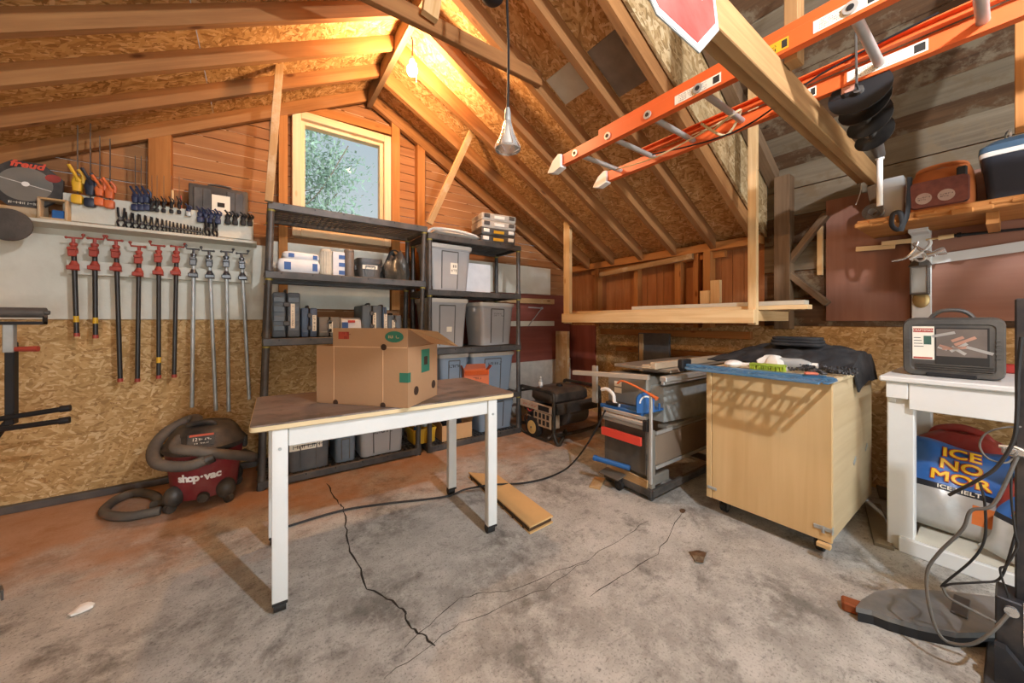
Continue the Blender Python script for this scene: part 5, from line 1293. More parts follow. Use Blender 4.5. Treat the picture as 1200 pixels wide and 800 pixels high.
# wheel at far left end
wp = onZ(625, 512)-V((gx0, gy0, 0))
b = B(); wr = .10; o_ = V((wp.x+.06, wp.y, wr)); Rw = RY(PI/2)
b.lathe([(wr*.6, -.03), (wr*.95, -.028), (wr, -.012), (wr, .012), (wr*.95, .028), (wr*.6, .03)], o_+V((-.05, 0, 0)), Rw, 28); wh = b.build('wheel', 'rubber', t)
b = B(); b.lathe([(.01, -.036), (wr*.3, -.036), (wr*.4, -.03), (wr*.62, -.032), (wr*.62, .02)], o_+V((-.05, 0, 0)), Rw, 24); b.build('hub', plain('beige_hub', '#c9ab6c', .5), wh)
b = B(); b.cyl(o_+V((-.09, 0, 0)), o_+V((.3, 0, 0)), .009, None, 10); b.build('axle', 'dark_steel', t)
bottle('small clear bottle with a white label standing on top of the generator', (gx0+.11, gy0+GD*.62, GH-.0), .02, .1, 'clear', 'white_plastic', 'white_plastic')

# ================================================================== TABLE SAW ON ITS MOBILE BASE
sx0, sy0 = 1.955, 1.275
SW, SD = .85, .36
t = thing('table_saw', 'grey contractor table saw on a black mobile base between generator and cabinet', 'table saw', (sx0, sy0, 0))
GRS = plain('saw_grey', '#8a8880', .45, .3, .12, 5, .1, .4, .35, '#a5947c'); GRD = plain('saw_dark', '#55524d', .5, .2, .12, 5, .1, .4, .4, '#8c7d6a')
b = B(); 
for y in (0, SD): b.bx(0, SW, y-.012, y+.012, .03, .075, .003)
for x in (0, SW): b.bx(x-.012, x+.012, 0, SD, .03, .075, .003)
for i in range(9): b.bx(.05+i*.09, .08+i*.09, -.0135, -.011, .04, .06)
for i in range(4): b.bx(-.0135, -.011, .04+i*.08, .07+i*.08, .04, .06)
for x, y in ((.02, .02), (.02, SD-.02), (SW-.02, .02), (SW-.02, SD-.02)): b.cyl((x, y-.012, .022), (x, y+.012, .022), .022, None, 14)
b.build('mobile_base', 'black_plastic', t)
b = B(); b.box((-.03, .26, .10), (.13, .16, .008), RY(-.15), .003); b.build('foot_pedal', GRD, t)
b = B(); b.cyl((-.04, .22, .03), (-.016, .22, .03), .03, None, 20); b.cyl((-.045, .22, .03), (-.011, .22, .03), .012, None, 12); b.box((-.028, .22, .065), (.03, .03, .02), None, .003); b.build('caster', 'rubber', t)
# legs
for x, y in ((.02, .02), (.02, SD-.02)):
    b = B(); b.bx(x-.018, x+.018, y-.018, y+.018, .075, .46 if y > .1 else .43, .003); b.build('leg', GRS, t)
b = B(); b.bx(.03, .22, .02, SD-.04, .076, .14, .004); b.build('motor_box', GRS, t)
b = B(); b.bx(.04, SW, .01, .03, .20, .235, .002); b.bx(.04, SW-.0, .0, .02, .215, .40, .003); b.build('front_panel', plain('panel_brownish', '#8d7d6c', .45, .2, .1, 3, .1), t)
b = B(); b.bx(.03, SW, -.012, 0, .195, .215, .002); b.bx(.03, .2, -.014, 0, .405, .425, .002); b.bx(.2, SW, -.004, .01, .405, .44, .002); b.build('front_rail', 'steel', t)
b = B(); b.bx(-.006, .004, .04, SD, .15, .43, .002); b.build('side_panel', GRD, t)
b = B(); b.prism([(0, 0), (.3, 0), (.3, .05), (0, .05)], .02, frame((-.03, SD-.01, .335), (0, -1, 0), (0, 0, 1))); b.beam((-.04, SD-.02, .36), (-.04, .05, .36), .006, .02); b.build('red_bar', plain('saw_red', '#d8493a', .45, 0, .05), t)
for z_, x in ((.445, -.02), (.475, -.035), (.505, -.02)):
    b = B(); b.bx(x-.014, x+.01, .02, SD-.01, z_-.012, z_+.012, .003); b.build('side_rail', 'steel', t)
b = B(); b.bx(-.05, .01, -.0, .035, .43, .5, .005); b.build('rail_clamp', 'black', t)
b = B(); b.bx(-.015, .09, .05, SD+.02, .52, .532, .004); b.bx(-.03, -.005, .05, SD+.02, .51, .536, .004); b.build('blue_rail', 'blue', t)
# upper body: cabinet with galvanised side, motor cover, top and fence
b = B(); b.prism([(.14, .46), (SW, .42), (SW, .68), (.14, .68)], .30, frame((0, .31, 0), (1, 0, 0), (0, 0, 1))); b.build('saw_body', 'galv', t)
b = B(); b.bx(.1, .35, .10, .42, .53, .735, .01); b.build('motor_cover', GRS, t)
b = B(); b.bx(.0985, .1, .3, .36, .6, .635); b.bx(.0985, .1, .3, .36, .645, .68); b.build('warning_label', 'paper', t)
b = B(); b.prism([(.14, .47), (SW, .47), (SW, .45), (.14, .45)], .06, frame((0, .05, -.03), (1, 0, 0), (0, 0, 1))); b.build('lower_shroud', GRS, t)
b = B(); b.cyl((.70, -.05, .60), (.76, .03, .61), .034, None, 20); b.lathe([(.022, 0), (.034, 0), (.036, .02), (.024, .02)], (.697, -.055, .60), (V((.06, .08, .01))).to_track_quat('Z', 'Y').to_matrix(), 20, 1, False); b.build('dust_port', ['black', 'galv'], t)
b = B(); b.bx(.17, 1.2, -.02, .42, .77, .79, .003); b.build('saw_table', plain('cast_top', '#a9a296', .35, .5, .1, 4), t)
b = B(); b.bx(.03, 1.2, -.075, -.03, .735, .765, .003); b.bx(.03, 1.2, -.06, -.04, .715, .735, .002); b.build('fence_rail', plain('aluminium', '#c3c4c0', .35, .6, .06), t)
b = B(); b.bx(.1, 1.25, .04, .08, .792, .835, .003); b.bx(.1, 1.25, .08, .14, .792, .815, .002); b.build('rip_fence', plain('fence_cream', '#c8b69c', .45, .2, .06), t)
b = B(); b.beam((-.04, .62, .72), (.06, .06, .745), .035, .03); b.bx(.07, .09, .5, .54, .5, .77); b.build('outfeed_rail', plain('aluminium_dusty', '#c0b8aa', .45, .4, .08), t)
# upright guide bar with orange push stick, blue quadrant
b = B(); b.bx(-.052, -.036, -.03, -.012, .13, .66, .003); b.build('guide_bar', 'steel', t)
t2 = thing('push_stick', 'orange plastic push stick resting on the guide bar of the table saw', 'push stick', (sx0-.044, sy0+.02, .665))
b = B(); b.tube([(-.0, -.08, -.02), (-.0, -.02, .004), (0, .1, .04), (0, .17, .05), (0, .2, .03)], [.016, .014, .011, .012, .008], 8, 0, 4, flat=.8); b.build('handle', 'orange', t2)
b = B(); b.beam((0, -.07, -.018), (0, -.02, .001), .008, .012, m=0); b.build('grip_pad', 'red', t2)
t2 = thing('mitre_gauge', 'blue half-round mitre gauge standing on the side rail of the table saw', 'mitre gauge', (sx0-.015, sy0+.05, .537))
poly = [(-.06, 0), (.06, 0), (.06, .08)]+[(.06*math.cos(a), .08+.045*math.sin(a)) for a in [PI*i/10 for i in range(1, 10)]]+[(-.06, .08)]
b = B(); b.prism(poly, .012, frame((.012, 0, 0), (.9, -.4, 0), (0, 0, 1))); b.build('head', 'blue', t2)
b = B(); b.prism([(.045*math.cos(a), .06+.045*math.sin(a)) for a in [PI*i/10 for i in range(0, 11)]]+[(.036*math.cos(a), .06+.036*math.sin(a)) for a in [PI*(10-i)/10 for i in range(0, 11)]], .002, frame((.012, -.002, 0), (.9, -.4, 0), (0, 0, 1)) @ Matrix.Translation((0, 0, .012))); b.build('scale', 'white_plastic', t2)
b = B(); b.bx(.06, .2, -.04, .02, .0, .012, .003); b.bx(.1, .112, -.045, -.035, .0, .05, .002); b.build('bar', 'blue', t2)
t2 = thing('push_block', 'white handled tool lying at the far end of the blue rail', 'push block', (sx0-.012, sy0+.33, .537))
b = B(); b.tube([(0, .05, .09), (0, .0, .1), (0, -.05, .07), (0, -.06, .02), (0, -.1, .008)], .012, 8, 0, 4); b.build('handle', 'white_plastic', t2); b = B(); b.box((0, -.05, .012), (.04, .1, .02), None, .004); b.build('base', 'black', t2)
# pipe clamp and offcut lying on the base
t2 = thing('bar_clamp', 'blue clamp bar lying across the saw base by the caster', 'bar clamp', (sx0-.1, sy0+.32, .16))
b = B(); b.cyl((0, .04, .02), (.09, -.17, .0), .017, None, 12); b.cyl((-.003, .047, .021), (0, .03, .02), .02, None, 12); b.build('bar', 'blue', t2)
b = B(); b.beam((sx0+.0, sy0+.34, .112), (sx0+.0, sy0+.03, .09), .014, .06); b.build('offcut', 'pine_worn', label='brown board standing on edge along the saw base', category='board')
b = B(); b.box((0, 0, .008), (.16, .07, .016), None, .002); b.build('offcut', 'pine_worn', loc=onZ(700, 567, 0), rot=(0, 0, .5), label='short brown offcut on the floor under the saw caster', category='board')

# ================================================================== ROLLING PLYWOOD CABINET
kx0, kx1, ky0, ky1, kz0, kz1 = 2.12, 2.90, .478, 1.03, .10, .835
PLY = wood('plywood_birch', '#c2a271', '#d9bd8d', False, .6, .4); PLYS = wood('plywood_side', '#b9a27c', '#d8c6a2', False, .45, .5)
t = thing('plywood_cabinet', 'rolling plywood cabinet with a tan front beside the white bench', 'cabinet', (kx0, ky0, 0))
KW, KD = kx1-kx0, ky1-ky0
b = B(); b.bx(.02, KW, 0, .018, kz0, kz1-.02, .002); b.bx(.02, KW, KD-.018, KD, kz0, kz1-.02, .002); b.bx(.02, KW, .018, KD-.018, kz0, kz0+.018); b.bx(KW-.018, KW, .018, KD-.018, kz0+.018, kz1-.02); b.build('carcass', PLYS, t)
b = B(); b.bx(.0, .019, -.0, KD-.028, kz0-.01, kz1-.022, .002); dr = b.build('door', PLY, t)
b = B(); b.bx(-.004, .016, KD-.026, KD+.002, kz0-.01, kz1-.022, .002); b.build('corner_stile', PLY, t)
b = B(); b.bx(-.012, KW+.02, -.006, KD+.006, kz1-.02, kz1, .003); b.build('top', wood('plywood_top', '#c9b48e', '#e0cda8', False, .5, .4), t)
b = B(); b.box((-.006, KD-.03, kz0+.05), (.006, .05, .016), None, .002); b.build('hinge', 'galv', dr)
b = B(); b.box((-.004, .03, kz0+.05), (.006, .07, .018), None, .002); b.cyl((-.006, .03, kz0+.06), (-.006, .03, kz0+.03), .006, None, 8); b.box((-.002, -.003, kz0+.05), (.02, .004, .03), None, .001); b.build('latch', 'galv', dr)
for q in (.5, .82): 
    b = B(); b.box((KW*q, -.002, kz0+.3 if q > .6 else kz0+.28), (.05, .003, .02), RY(-.5), .001); b.build('hasp', 'galv', t)
for x in (.08, KW-.08):
    for y in (.06, KD-.06):
        b = B(); b.box((x, y, kz0-.008), (.08, .07, .006), None, .001); b.box((x, y-.02, .055), (.03, .004, .07), None, .001); b.box((x, y+.02, .055), (.03, .004, .07), None, .001); cs_ = b.build('caster', 'dark_steel', t)
        b = B(); b.cyl((x+.01, y-.014, .034), (x+.01, y+.014, .034), .034, None, 20); b.build('caster_wheel', 'rubber', cs_)
b = B(); b.bx(-.028, -.0, .0, .05, kz0-.03, kz0-.012, .002); b.build('bottom_rail', PLY, t)

# things lying on the cabinet
KT = kz1+.001
t = thing('clamp_guide', 'blue metal edge clamp guide overhanging the front of the cabinet top', 'clamp guide', (kx0, ky0, KT))
b = B()                                             # slotted plate reaching out past the front edge
b.bx(-.004, .035, -.0, KD+.1, .0, .007, .001); b.bx(-.035, -.0045, -.02, KD+.11, -.006, .008, .003); b.bx(-.19, -.165, .0, KD+.02, -.005, .006, .002)
for x in (-.075, -.125): b.bx(x-.006, x+.006, .0, KD+.06, -.003, .004, .001)
for y in (-.018, .02, .11, .27, .41, .53, KD+.03): b.bx(-.17, -.03, y-.009, y+.009, -.003, .004, .001)
for i in range(15): b.beam((-.12, .03+i*.036, 0), (-.08, .05+i*.036, 0), .012, .006, m=0)
for y in (.16, .33, .46): b.beam((-.07, y, 0), (-.035, y+.05, 0), .022, .006, m=0)
for y in (.05, .2, .36): b.beam((-.165, y, 0), (-.13, y+.04, 0), .02, .006, m=0)
b.build('plate', plain('guide_blue', '#4f82ab', .4, .3, .1, 6, .1, .4, .25), t)
b = B(); b.bx(-.07, .03, KD+.105, KD+.14, -.02, .035, .006); b.cyl((-.06, KD+.12, -.022), (-.02, KD+.12, -.022), .016, None, 14); b.build('end_clamp', 'black', t)
b = B(); b.bx(-.035, .01, .02, .1, .008, .014, .002); b.box((-.02, .07, .02), (.03, .05, .012), RZ(.5), .004, 1); b.build('stop_block', [plain('guide_blue_dark', '#38688f', .4), plain('salmon', '#c9715a', .5)], t)
t = thing('plastic_scoop', 'white plastic scoop lying at the far front corner of the cabinet top', 'scoop', (kx0+.1, ky0+KD-.1, KT))
b = B(); b.ball((0, 0, .02), (.06, .045, .022), 0, 16, 8); b.tube([(.0, -.04, .02), (.01, -.09, .022), (.02, -.12, .02)], .011, 8, 0, 3); b.build('scoop', 'white_plastic', t)
t = thing('scrub_brush', 'bright green bristle brush lying on the cabinet top', 'brush', (kx0+.10, ky0+.285, KT), .1)
b = B(); b.box((0, 0, .03), (.05, .16, .012), None, .005, 0, 2); b.build('back', plain('lime_back', '#8fa63a', .5), t)
b = B()
for i in range(7):
    for j in range(20): x, y = -.021+i*.007+rnd.uniform(-.002, .002), -.074+j*.0078+rnd.uniform(-.002, .002); b.cyl((x, y, .026), (x+rnd.uniform(-.006, .006), y+rnd.uniform(-.005, .005), .0), .0022, .0016, 5)
o = b.build('bristles', plain('lime_bristle', '#a9c23c', .6), t); o['kind'] = 'stuff'
p = onZ(905, 418, KT)
t = thing('white_rag', 'crumpled white rag on the cabinet top behind the green brush', 'rag', (kx0+.2, ky0+.30, KT))
b = B()
def rag(u, v_):
    a = 2*PI*u; r = .085*(1-.9*v_**2)*(1+.3*math.sin(2*a+1)+.18*math.sin(5*a+6*v_)+.1*math.sin(9*a)); return (r*math.cos(a)*.8, r*math.sin(a), .075*v_+.018*math.sin(3*a+4*v_)*v_*(1-v_)*4+.002)
b.sheet(rag, 36, 8); bmesh.ops.remove_doubles(b.bm, verts=b.bm.verts[:], dist=.0004); b.build('cloth', plain('white_cloth', '#dcdad2', .9, 0, .06, 20, .3), t)
t = thing('clear_bottle', 'squashed clear plastic bottle lying beside the white rag', 'bottle', (kx0+.24, ky0+.21, KT+.032))
b = B(); b.lathe([(.02, -.08), (.032, -.075), (.03, -.02), (.032, .03), (.02, .065), (.012, .08)], (0, 0, 0), RX(PI/2), 16); b.build('body', 'clear', t); b = B(); b.lathe([(.014, .078), (.014, .1)], (0, 0, 0), RX(PI/2), 12); b.build('cap', 'white_plastic', t)
# chain on the cabinet
t = thing('roller_chain', 'heap of dark greasy chain on the cabinet top in front of the blanket', 'chain', (kx0+.2, ky0+.09, KT))
b = B()
for i in range(120):
    a = i*.42; r = .03+.0009*i; c_ = V((r*math.cos(a)*.9, r*math.sin(a)*1.0, .008+.018*(i % 3 == 0)+.01*rnd.random()))
    b.box(c_, (.02, .009, .012), RZ(a+PI/2) @ RX(rnd.uniform(-.6, .6)), .003)
b.build('links', plain('greasy_steel', '#4a4b4e', .4, .6, .3, 30), t)['kind'] = 'stuff'
# moving blanket draped over the rear of the cabinet and folded cloth on it
BLK = plain('blanket_black', '#2d2e31', .85, 0, .2, 25, .5, .2, .25, '#6f6a62')
t = thing('moving_blanket', 'dark quilted moving blanket draped over the rear of the cabinet top', 'blanket', (kx0+.48, ky0+.1, KT))
def blanket(u, v_):
    x = .42*v_-.13+.02*math.sin(7*u); y = .62-.78*u
    h = .125*math.sin(PI*min(1, max(0, (1.12-u)/1.1)))**.6*(max(0, math.sin(PI*min(1, .82*v_+.0)))**.55)
    q = .011*abs(math.sin(24*(u+.35*abs(((v_*6) % 2)-1)/6)))
    z_ = h+q+.006*math.sin(9*v_+4*u)
    if y < -.10: z_ = z_*.5-(-.10-y)*1.6; y = -.11-(-.10-y)*.25
    return (x, y, max(z_, .004) if y > -.1 else z_)
b = B(); b.sheet(blanket, 90, 40, 0, .008); b.build('blanket', BLK, t)
t = thing('folded_cloth', 'small folded black cloth lying on top of the moving blanket', 'folded cloth', (kx0+.5, ky0+.27, KT+.118), 0)
b = B()
for i in range(3): b.loft([(.15-.006*i, .24-.01*i, .001+i*.017, .03), (.16-.006*i, .25-.01*i, .007+i*.017, .04), (.16-.006*i, .25-.01*i, .012+i*.017, .04), (.15-.006*i, .24-.01*i, .017+i*.017, .03)], cs=4)
b.build('cloth', BLK, t)

# ================================================================== WHITE BENCH WITH TOOL CASE, CANS AND BAGS
bx0, bx1, by1, by0, bz = 2.505, 3.2, .362, -.75, .835
t = thing('white_bench', 'white painted wooden bench by the right wall carrying the tool case', 'workbench', (bx0, by1, 0))
BW, BL = bx1-bx0, by1-by0
b = B(); b.bx(-.03, BW, -BL, .022, bz-.026, bz, .006); b.build('top', 'white_paint', t)
b = B(); b.bx(-.012, .012, -BL, -.075, bz-.15, bz-.028, .003); b.bx(-.012, .012, -.073, .0, bz-.105, bz-.028, .003); b.build('front_apron', 'white_paint', t)
b = B(); b.bx(.012, BW, -.03, -.005, bz-.13, bz-.028, .003); b.build('end_apron', 'white_paint', t)
for x in (.05, BW-.036):
    for y in (-.045, -BL+.045):
        b = B(); b.bx(x-.035, x+.035, y-.045, y+.045, 0, bz-.028 if (x > .1 or y < -.1) else bz-.107, .004); b.build('leg', 'white_paint', t)
b = B(); b.bx(-.005, .02, -BL+.05, -.04, .0, .07, .004); b.build('bottom_rail', 'white_paint', t)
b = B(); b.bx(.02, BW-.03, -BL+.05, -.09, .055, .07); b.build('bottom_board', 'white_board', t)
# tool case
pa, pb = onX(1058, 440, bx0+.12), onX(1179, 440, bx0+.12); w = pa.y-pb.y; h = onX(1110, 373, bx0+.12).z-bz
t = thing('tool_case', 'dusty black tool set case with a picture label standing on the white bench', 'tool case', (bx0+.12, (pa.y+pb.y)/2, bz+.001), -PI/2, None, (.06, 0, -PI/2))
CS_ = plain('case_dusty', '#4c4a47', .5, 0, .12, 6, .1, .4, .5, '#7d766a')
b = B(); M = frame((0, 0, 0), (1, 0, 0), (0, 0, 1))
b.loft([(w*.98, h*.96, -.09, .03, 0, h/2), (w, h, -.075, .035, 0, h/2), (w, h, -.045, .035, 0, h/2)], M); b.build('back_shell', CS_, t)
b = B(); b.loft([(w, h, -.043, .035, 0, h/2), (w, h, -.012, .035, 0, h/2), (w*.97, h*.94, .0, .03, 0, h/2), (w*.84, h*.8, .002, .02, 0, h/2), (w*.82, h*.76, -.003, .02, 0, h/2)], M); ld = b.build('front_shell', CS_, t)
b = B()
for i in range(4): b.bx(-w*.36, w*.4, -.006, .0, h*(.1+.035*i), h*(.115+.035*i), .001)
for s_ in (-1, 1):
    for i in range(5): b.bx(s_*w*.41, s_*w*.46, -.005, .0, h*(.35+.07*i), h*(.37+.07*i), .001)
b.build('ribs', CS_, ld)
b = B(); b.bx(-w*.39, -w*.16, -.0012, .004, h*.29, h*.86, 0, 0); b.bx(-w*.38, -w*.17, -.0018, .004, h*.76, h*.83, 0, 1); b.bx(-w*.27, -w*.19, -.0018, .004, h*.55, h*.7, 0, 3); b.bx(-w*.38, -w*.18, -.0018, .004, h*.3, h*.33, 0, 1)
b.text('CRAFTSMAN', h*.05, (-w*.275, -.002, h*.795), (1, 0, 0), (0, 0, 1), 0, .82, .0008)
for i in range(4): b.bx(-w*.375, -w*(.3-.01*i), -.0018, .004, h*(.66-.05*i), h*(.67-.05*i), 0, 2)
b.build('label', ['paper', plain('label_red', '#a8463c', .6), 'ink', plain('label_green', '#3c5c50', .6)], ld)
b = B(); b.bx(-w*.15, w*.36, -.0012, .004, h*.22, h*.84, 0, 0); b.bx(-w*.14, w*.34, -.0016, .004, h*.36, h*.82, 0, 1)
for i in range(9): 
    a = rnd.uniform(-.9, .9); b.box((rnd.uniform(-w*.08, w*.28), -.0012, h*rnd.uniform(.45, .75)), (rnd.uniform(.03, .09), .002, .012), RY(a), 0, 2 if i % 2 else 3)
b.build('picture', ['ink', plain('pic_grey', '#6e655e', .35), plain('pic_tan', '#b58a76', .4), 'steel'], ld)
b = B(); b.tube([(-w*.22, .055, h*.97), (-w*.17, .055, h*1.06), (-w*.08, .055, h*1.12), (w*.08, .055, h*1.12), (w*.17, .055, h*1.06), (w*.22, .055, h*.97)], .011, 8, 0, 4, flat=.8); b.build('handle', CS_, t)
b = B(); b.box((0, .0, h*.0+.01), (w*.5, .02, .018), None, .004); b.build('latch', 'black', t)
b = B(); b.bx(bx1-.12, bx1-.03, -.55, .33, bz+.001, bz+.045, .006); b.build('red_level', plain('level_red', '#9c2f28', .5), label='long red box beam lying behind the tool case on the white bench', category='spirit level')

# fuel cans on the bench's bottom board
CANR = plain('can_red', '#9e2f28', .42, 0, .08, 4, .1, .4, .3, '#a8847a')
def gas_can(label, loc, rz, s_):
    t = thing('gas_can', label, 'fuel can', loc, rz, 'red fuel cans under the white bench'); t.scale = (s_,)*3
    b = B(); b.loft([(.3, .2, 0, .04), (.33, .22, .03, .05), (.33, .22, .25, .06), (.27, .19, .34, .06), (.14, .12, .385, .05)], cs=4); b.build('body', CANR, t)
    b = B(); b.tube([(-.1, 0, .33), (-.08, 0, .38), (0, 0, .405), (.07, 0, .38), (.09, 0, .33)], .018, 10, 0, 4); b.build('handle', CANR, t)
    b = B(); b.cyl((.12, 0, .30), (.15, 0, .35), .03, .028, 14); b.build('cap', 'yellow', t)
    b = B(); b.cyl((.06, -.098, .3), (.06, -.108, .29), .02, None, 16); b.build('badge', 'yellow', t)
    return t
gas_can('red fuel can with a yellow dot standing behind the ice melt bags', (3.09, .16, .071), -1.75, 1.15).scale = (1.1, 1.1, 1.12)
gas_can('faded red fuel can at the right edge in front of the ice melt bags', (2.80, -.09, .071), -1.5, .85)
# ice melt bags
def melt_bag(label, base, rot, w, h, d):
    t = thing('ice_melt_bag', label, 'ice melt bag', base, 0, 'blue and silver ice melt bags', rot)
    def pt(s_):
        def f(u, v_):
            x = (u-.5)*w; z = v_*h
            e = (1-(2*u-1)**4)*(1-(2*v_-1)**6); bul = d/2*max(e, 0)**.6
            return (x+.012*math.sin(9*v_)*(abs(2*u-1)), s_*(bul+.006*math.sin(17*u+5*v_)*e+.005*math.sin(13*v_-7*u)*e), z+.01*math.sin(8*u)*(v_ > .8))
        return f
    k1 = 2 if False else 0
    b = B(); G = b.sheet(pt(-1), 24, 30, 0); b.sheet(pt(1), 24, 30, 0)
    for f in b.bm.faces:
        c_ = f.calc_center_median()
        f.material_index = 0 if c_.z > h*.5 else (2 if c_.z > h*.44 else 1)
        if c_.z < h*.36 and c_.z > h*.18 and c_.x > w*.12 and c_.y < 0: f.material_index = 3
    bmesh.ops.remove_doubles(b.bm, verts=b.bm.verts[:], dist=.001)
    b.build('sack', [plain('bag_blue', '#2f62a8', .35, 0, .1, 8, .2, .5), plain('bag_silver', '#b6b6b2', .35, .2, .12, 10, .2, .5), plain('bag_black', '#22242a', .4), plain('bag_orange', '#d9793c', .4)], t)
    yf = lambda z: pt(-1)(.5, z/h)[1]-.004
    b = B(); f1 = plain('bag_yellow', '#e8b92c', .4)
    def wrap_text(s, size, zc, m, wide=1.0):
        n0 = len(b.bm.verts); b.bm.verts.ensure_lookup_table()
        e_ = {0: .0012, 1: .0042, 2: .0004}[m]
        for dx_, dz_ in ((-e_, -e_), (e_, -e_), (e_, e_), (-e_, e_)): b.text(s, size, (dx_, 0, zc+dz_), (1, 0, 0), (0, 0, 1), m, wide, .0)
        b.bm.verts.ensure_lookup_table()
        tf = list({f for v in b.bm.verts[n0:] for f in v.link_faces}); tr_ = bmesh.ops.triangulate(b.bm, faces=tf)['faces']
        for _ in range(2):
            le = [e for e in {e for f in tr_ if f.is_valid for e in f.edges} if e.calc_length() > .018]
            if not le: break
            bmesh.ops.subdivide_edges(b.bm, edges=le, cuts=1); b.bm.verts.ensure_lookup_table(); tr_ = bmesh.ops.triangulate(b.bm, faces=list({f for v in b.bm.verts[n0:] for f in v.link_faces}))['faces']; b.bm.verts.ensure_lookup_table()
        b.bm.verts.ensure_lookup_table()
        for v in b.bm.verts[n0:]:
            v.co.y = pt(-1)(min(max(v.co.x/w+.5, .02), .98), min(max(v.co.z/h, .02), .98))[1]-.006-(.004 if m == 0 else 0)
    for m_, dx in ((1, 1.06), (0, 1.0)):
        for s, zc in (('ICE', .87), ('NO', .73), ('MOR', .59)): wrap_text(s, h*.15, h*zc, m_, 1.35)
    wrap_text('ICE MELT', h*.06, h*.47, 2, 1.3); b.build('lettering', [f1, plain('bag_redline', '#b8452e', .4), 'paper'], t)
    return t
melt_bag('blue and silver ice melt bag slumped behind the bench leg', (2.72, .175, .08), (-.36, .10, -PI/2+.15), .36, .42, .15)
melt_bag('second ice melt bag leaning over at the right with its orange patch folded', (2.585, .0, .08), (-.22, .35, -PI/2-.05), .2, .34, .08)

# ================================================================== BLACK POST STAND AND CABLES AT THE RIGHT EDGE
t = thing('machine_stand', 'black steel machine post with a gearbox foot at the right edge of the view', 'machine stand', (1.90, -.02, 0))
POST = plain('post_dark', '#33353a', .4, .4, .12, 5, .08, .5, .25)
pz = onX(1192, 350, 1.9).z
pl = onX(1189, 500, 1.90).y+.02
b = B(); b.bx(-.03, .05, pl-.09, pl, .06, pz, .004); b.build('post', POST, t)
gl = onX(1166, 720, 1.86).y+.02; 
b = B(); b.bx(-.06, .05, pl-.06, gl, onX(1170, 765, 1.86).z, onX(1170, 695, 1.86).z, .004); b.build('gearbox', POST, t)
b = B(); b.cyl((-.062, gl-.03, .235), (-.075, gl-.03, .235), .014, None, 14); b.bx(-.063, -.058, gl-.06, gl-.05, .14, .27, .001); b.build('bolt', 'chrome', t)
b = B(); b.prism([(0, 0), (.12, 0), (.02, .13), (0, .13)], .03, frame((-.07, gl-.0, .0), (0, -1, 0), (0, 0, 1))); b.bx(-.2, .2, pl-.16, gl+.02, .0, .02, .004); b.cyl((-.085, gl-.04, .06), (-.07, gl-.04, .06), .016, None, 12); b.build('foot', POST, t)
cbl = onX(1190, 529, 1.86)
b = B(); b.box((-.04, cbl.y+.02-.0, cbl.z), (.03, .05, .022), None, .004); b.tube([(-.05, cbl.y+.05, cbl.z+.01), (-.05, cbl.y+.02, cbl.z+.015), (-.05, cbl.y, cbl.z+.005)], .005, 6); b.build('cable_clip', 'chrome', t)
# base plate on the floor
pc = onZ(1085, 718, .03)
t = thing('steel_foot_plate', 'dusty grey rounded steel plate with a rusty corner lying on the floor before the bench', 'metal plate', (pc.x, pc.y, 0), 0)
def fp(u, v_, z=.05): q = onZ(u, v_, z); return (q.x-pc.x, q.y-pc.y)
out = [fp(*q) for q in ((1003, 712), (1010, 703), (1025, 694), (1050, 690), (1090, 692), (1130, 695), (1165, 700), (1168, 742), (1120, 742), (1075, 733), (1040, 723), (1022, 716))]
b = B(); b.prism(out, .018, Matrix.Translation((0, 0, .035))); 
b.bx(fp(1125, 715)[0]-.05, fp(1125, 715)[0]+.09, fp(1125, 715)[1]-.02, fp(1125, 715)[1]+.02, .053, .06, .002, 1)
b.build('plate', [plain('plate_dusty', '#77797a', .4, .5, .3, 7, .2, .4, .5, '#a39c90'), POST], t)
b = B()
cen_ = V((sum(q[0] for q in out)/len(out), sum(q[1] for q in out)/len(out)))
b.prism([tuple(cen_+(V(q)-cen_)*.97) for q in out], .034, Matrix.Translation((0, 0, .001))); b.build('skirt', 'black', t)
b = B(); q = fp(1010, 718, .02); b.box((q[0]+.02, q[1]+.02, .019), (.05, .08, .036), RZ(.3), .006); b.build('rusty_corner', plain('rust', '#8a4a26', .8, 0, .2), t)
b = B()
for i in range(4): q = fp(1050+i*28, 724+i*3.2, .03); b.cyl((q[0]-.0, q[1]-.02, .03), (q[0]-.005, q[1]-.03, .03), .009, None, 10)
b.build('bolts', 'chrome', t)
# cables
CX = 1.80
def cable(label, uvx, r=.008, mat='rubber', grp='grey and black cables on the machine post'):
    pts = [onX(u, v_, x) for u, v_, x in uvx]
    for q in pts: q.z = max(q.z, r+.001)
    o_ = pts[len(pts)//2].copy(); b = B(); b.tube([q-o_ for q in pts], r*.45, 8, 0, 6)
    return b.build('power_cable', mat, loc=o_, label=label, category='cable', group=grp)
CG = plain('cable_grey', '#55534f', .5, 0, .08, 8, .05, .4, .3)
cable('thick dark cable hanging from the top of the machine post', [(1197, 395, 1.83), (1193, 440, 1.82), (1192, 480, 1.81), (1188, 515, 1.8), (1170, 545, 1.8), (1150, 560, 1.8), (1112, 580, 1.82)], .010)
cable('grey cable looping to the left above the red fuel can', [(1196, 500, 1.83), (1175, 501, 1.8), (1155, 508, 1.8), (1148, 522, 1.8), (1158, 537, 1.8), (1180, 542, 1.82), (1192, 530, 1.84)], .006, CG)
cable('long grey cable sweeping in a big loop down to the floor plate', [(1192, 535, 1.83), (1165, 590, 1.79), (1138, 598, 1.78), (1128, 620, 1.78), (1100, 648, 1.78), (1086, 672, 1.78), (1090, 715, 1.78), (1105, 748, 1.78), (1135, 755, 1.78), (1160, 742, 1.79), (1181, 720, 1.82)], .010, CG)
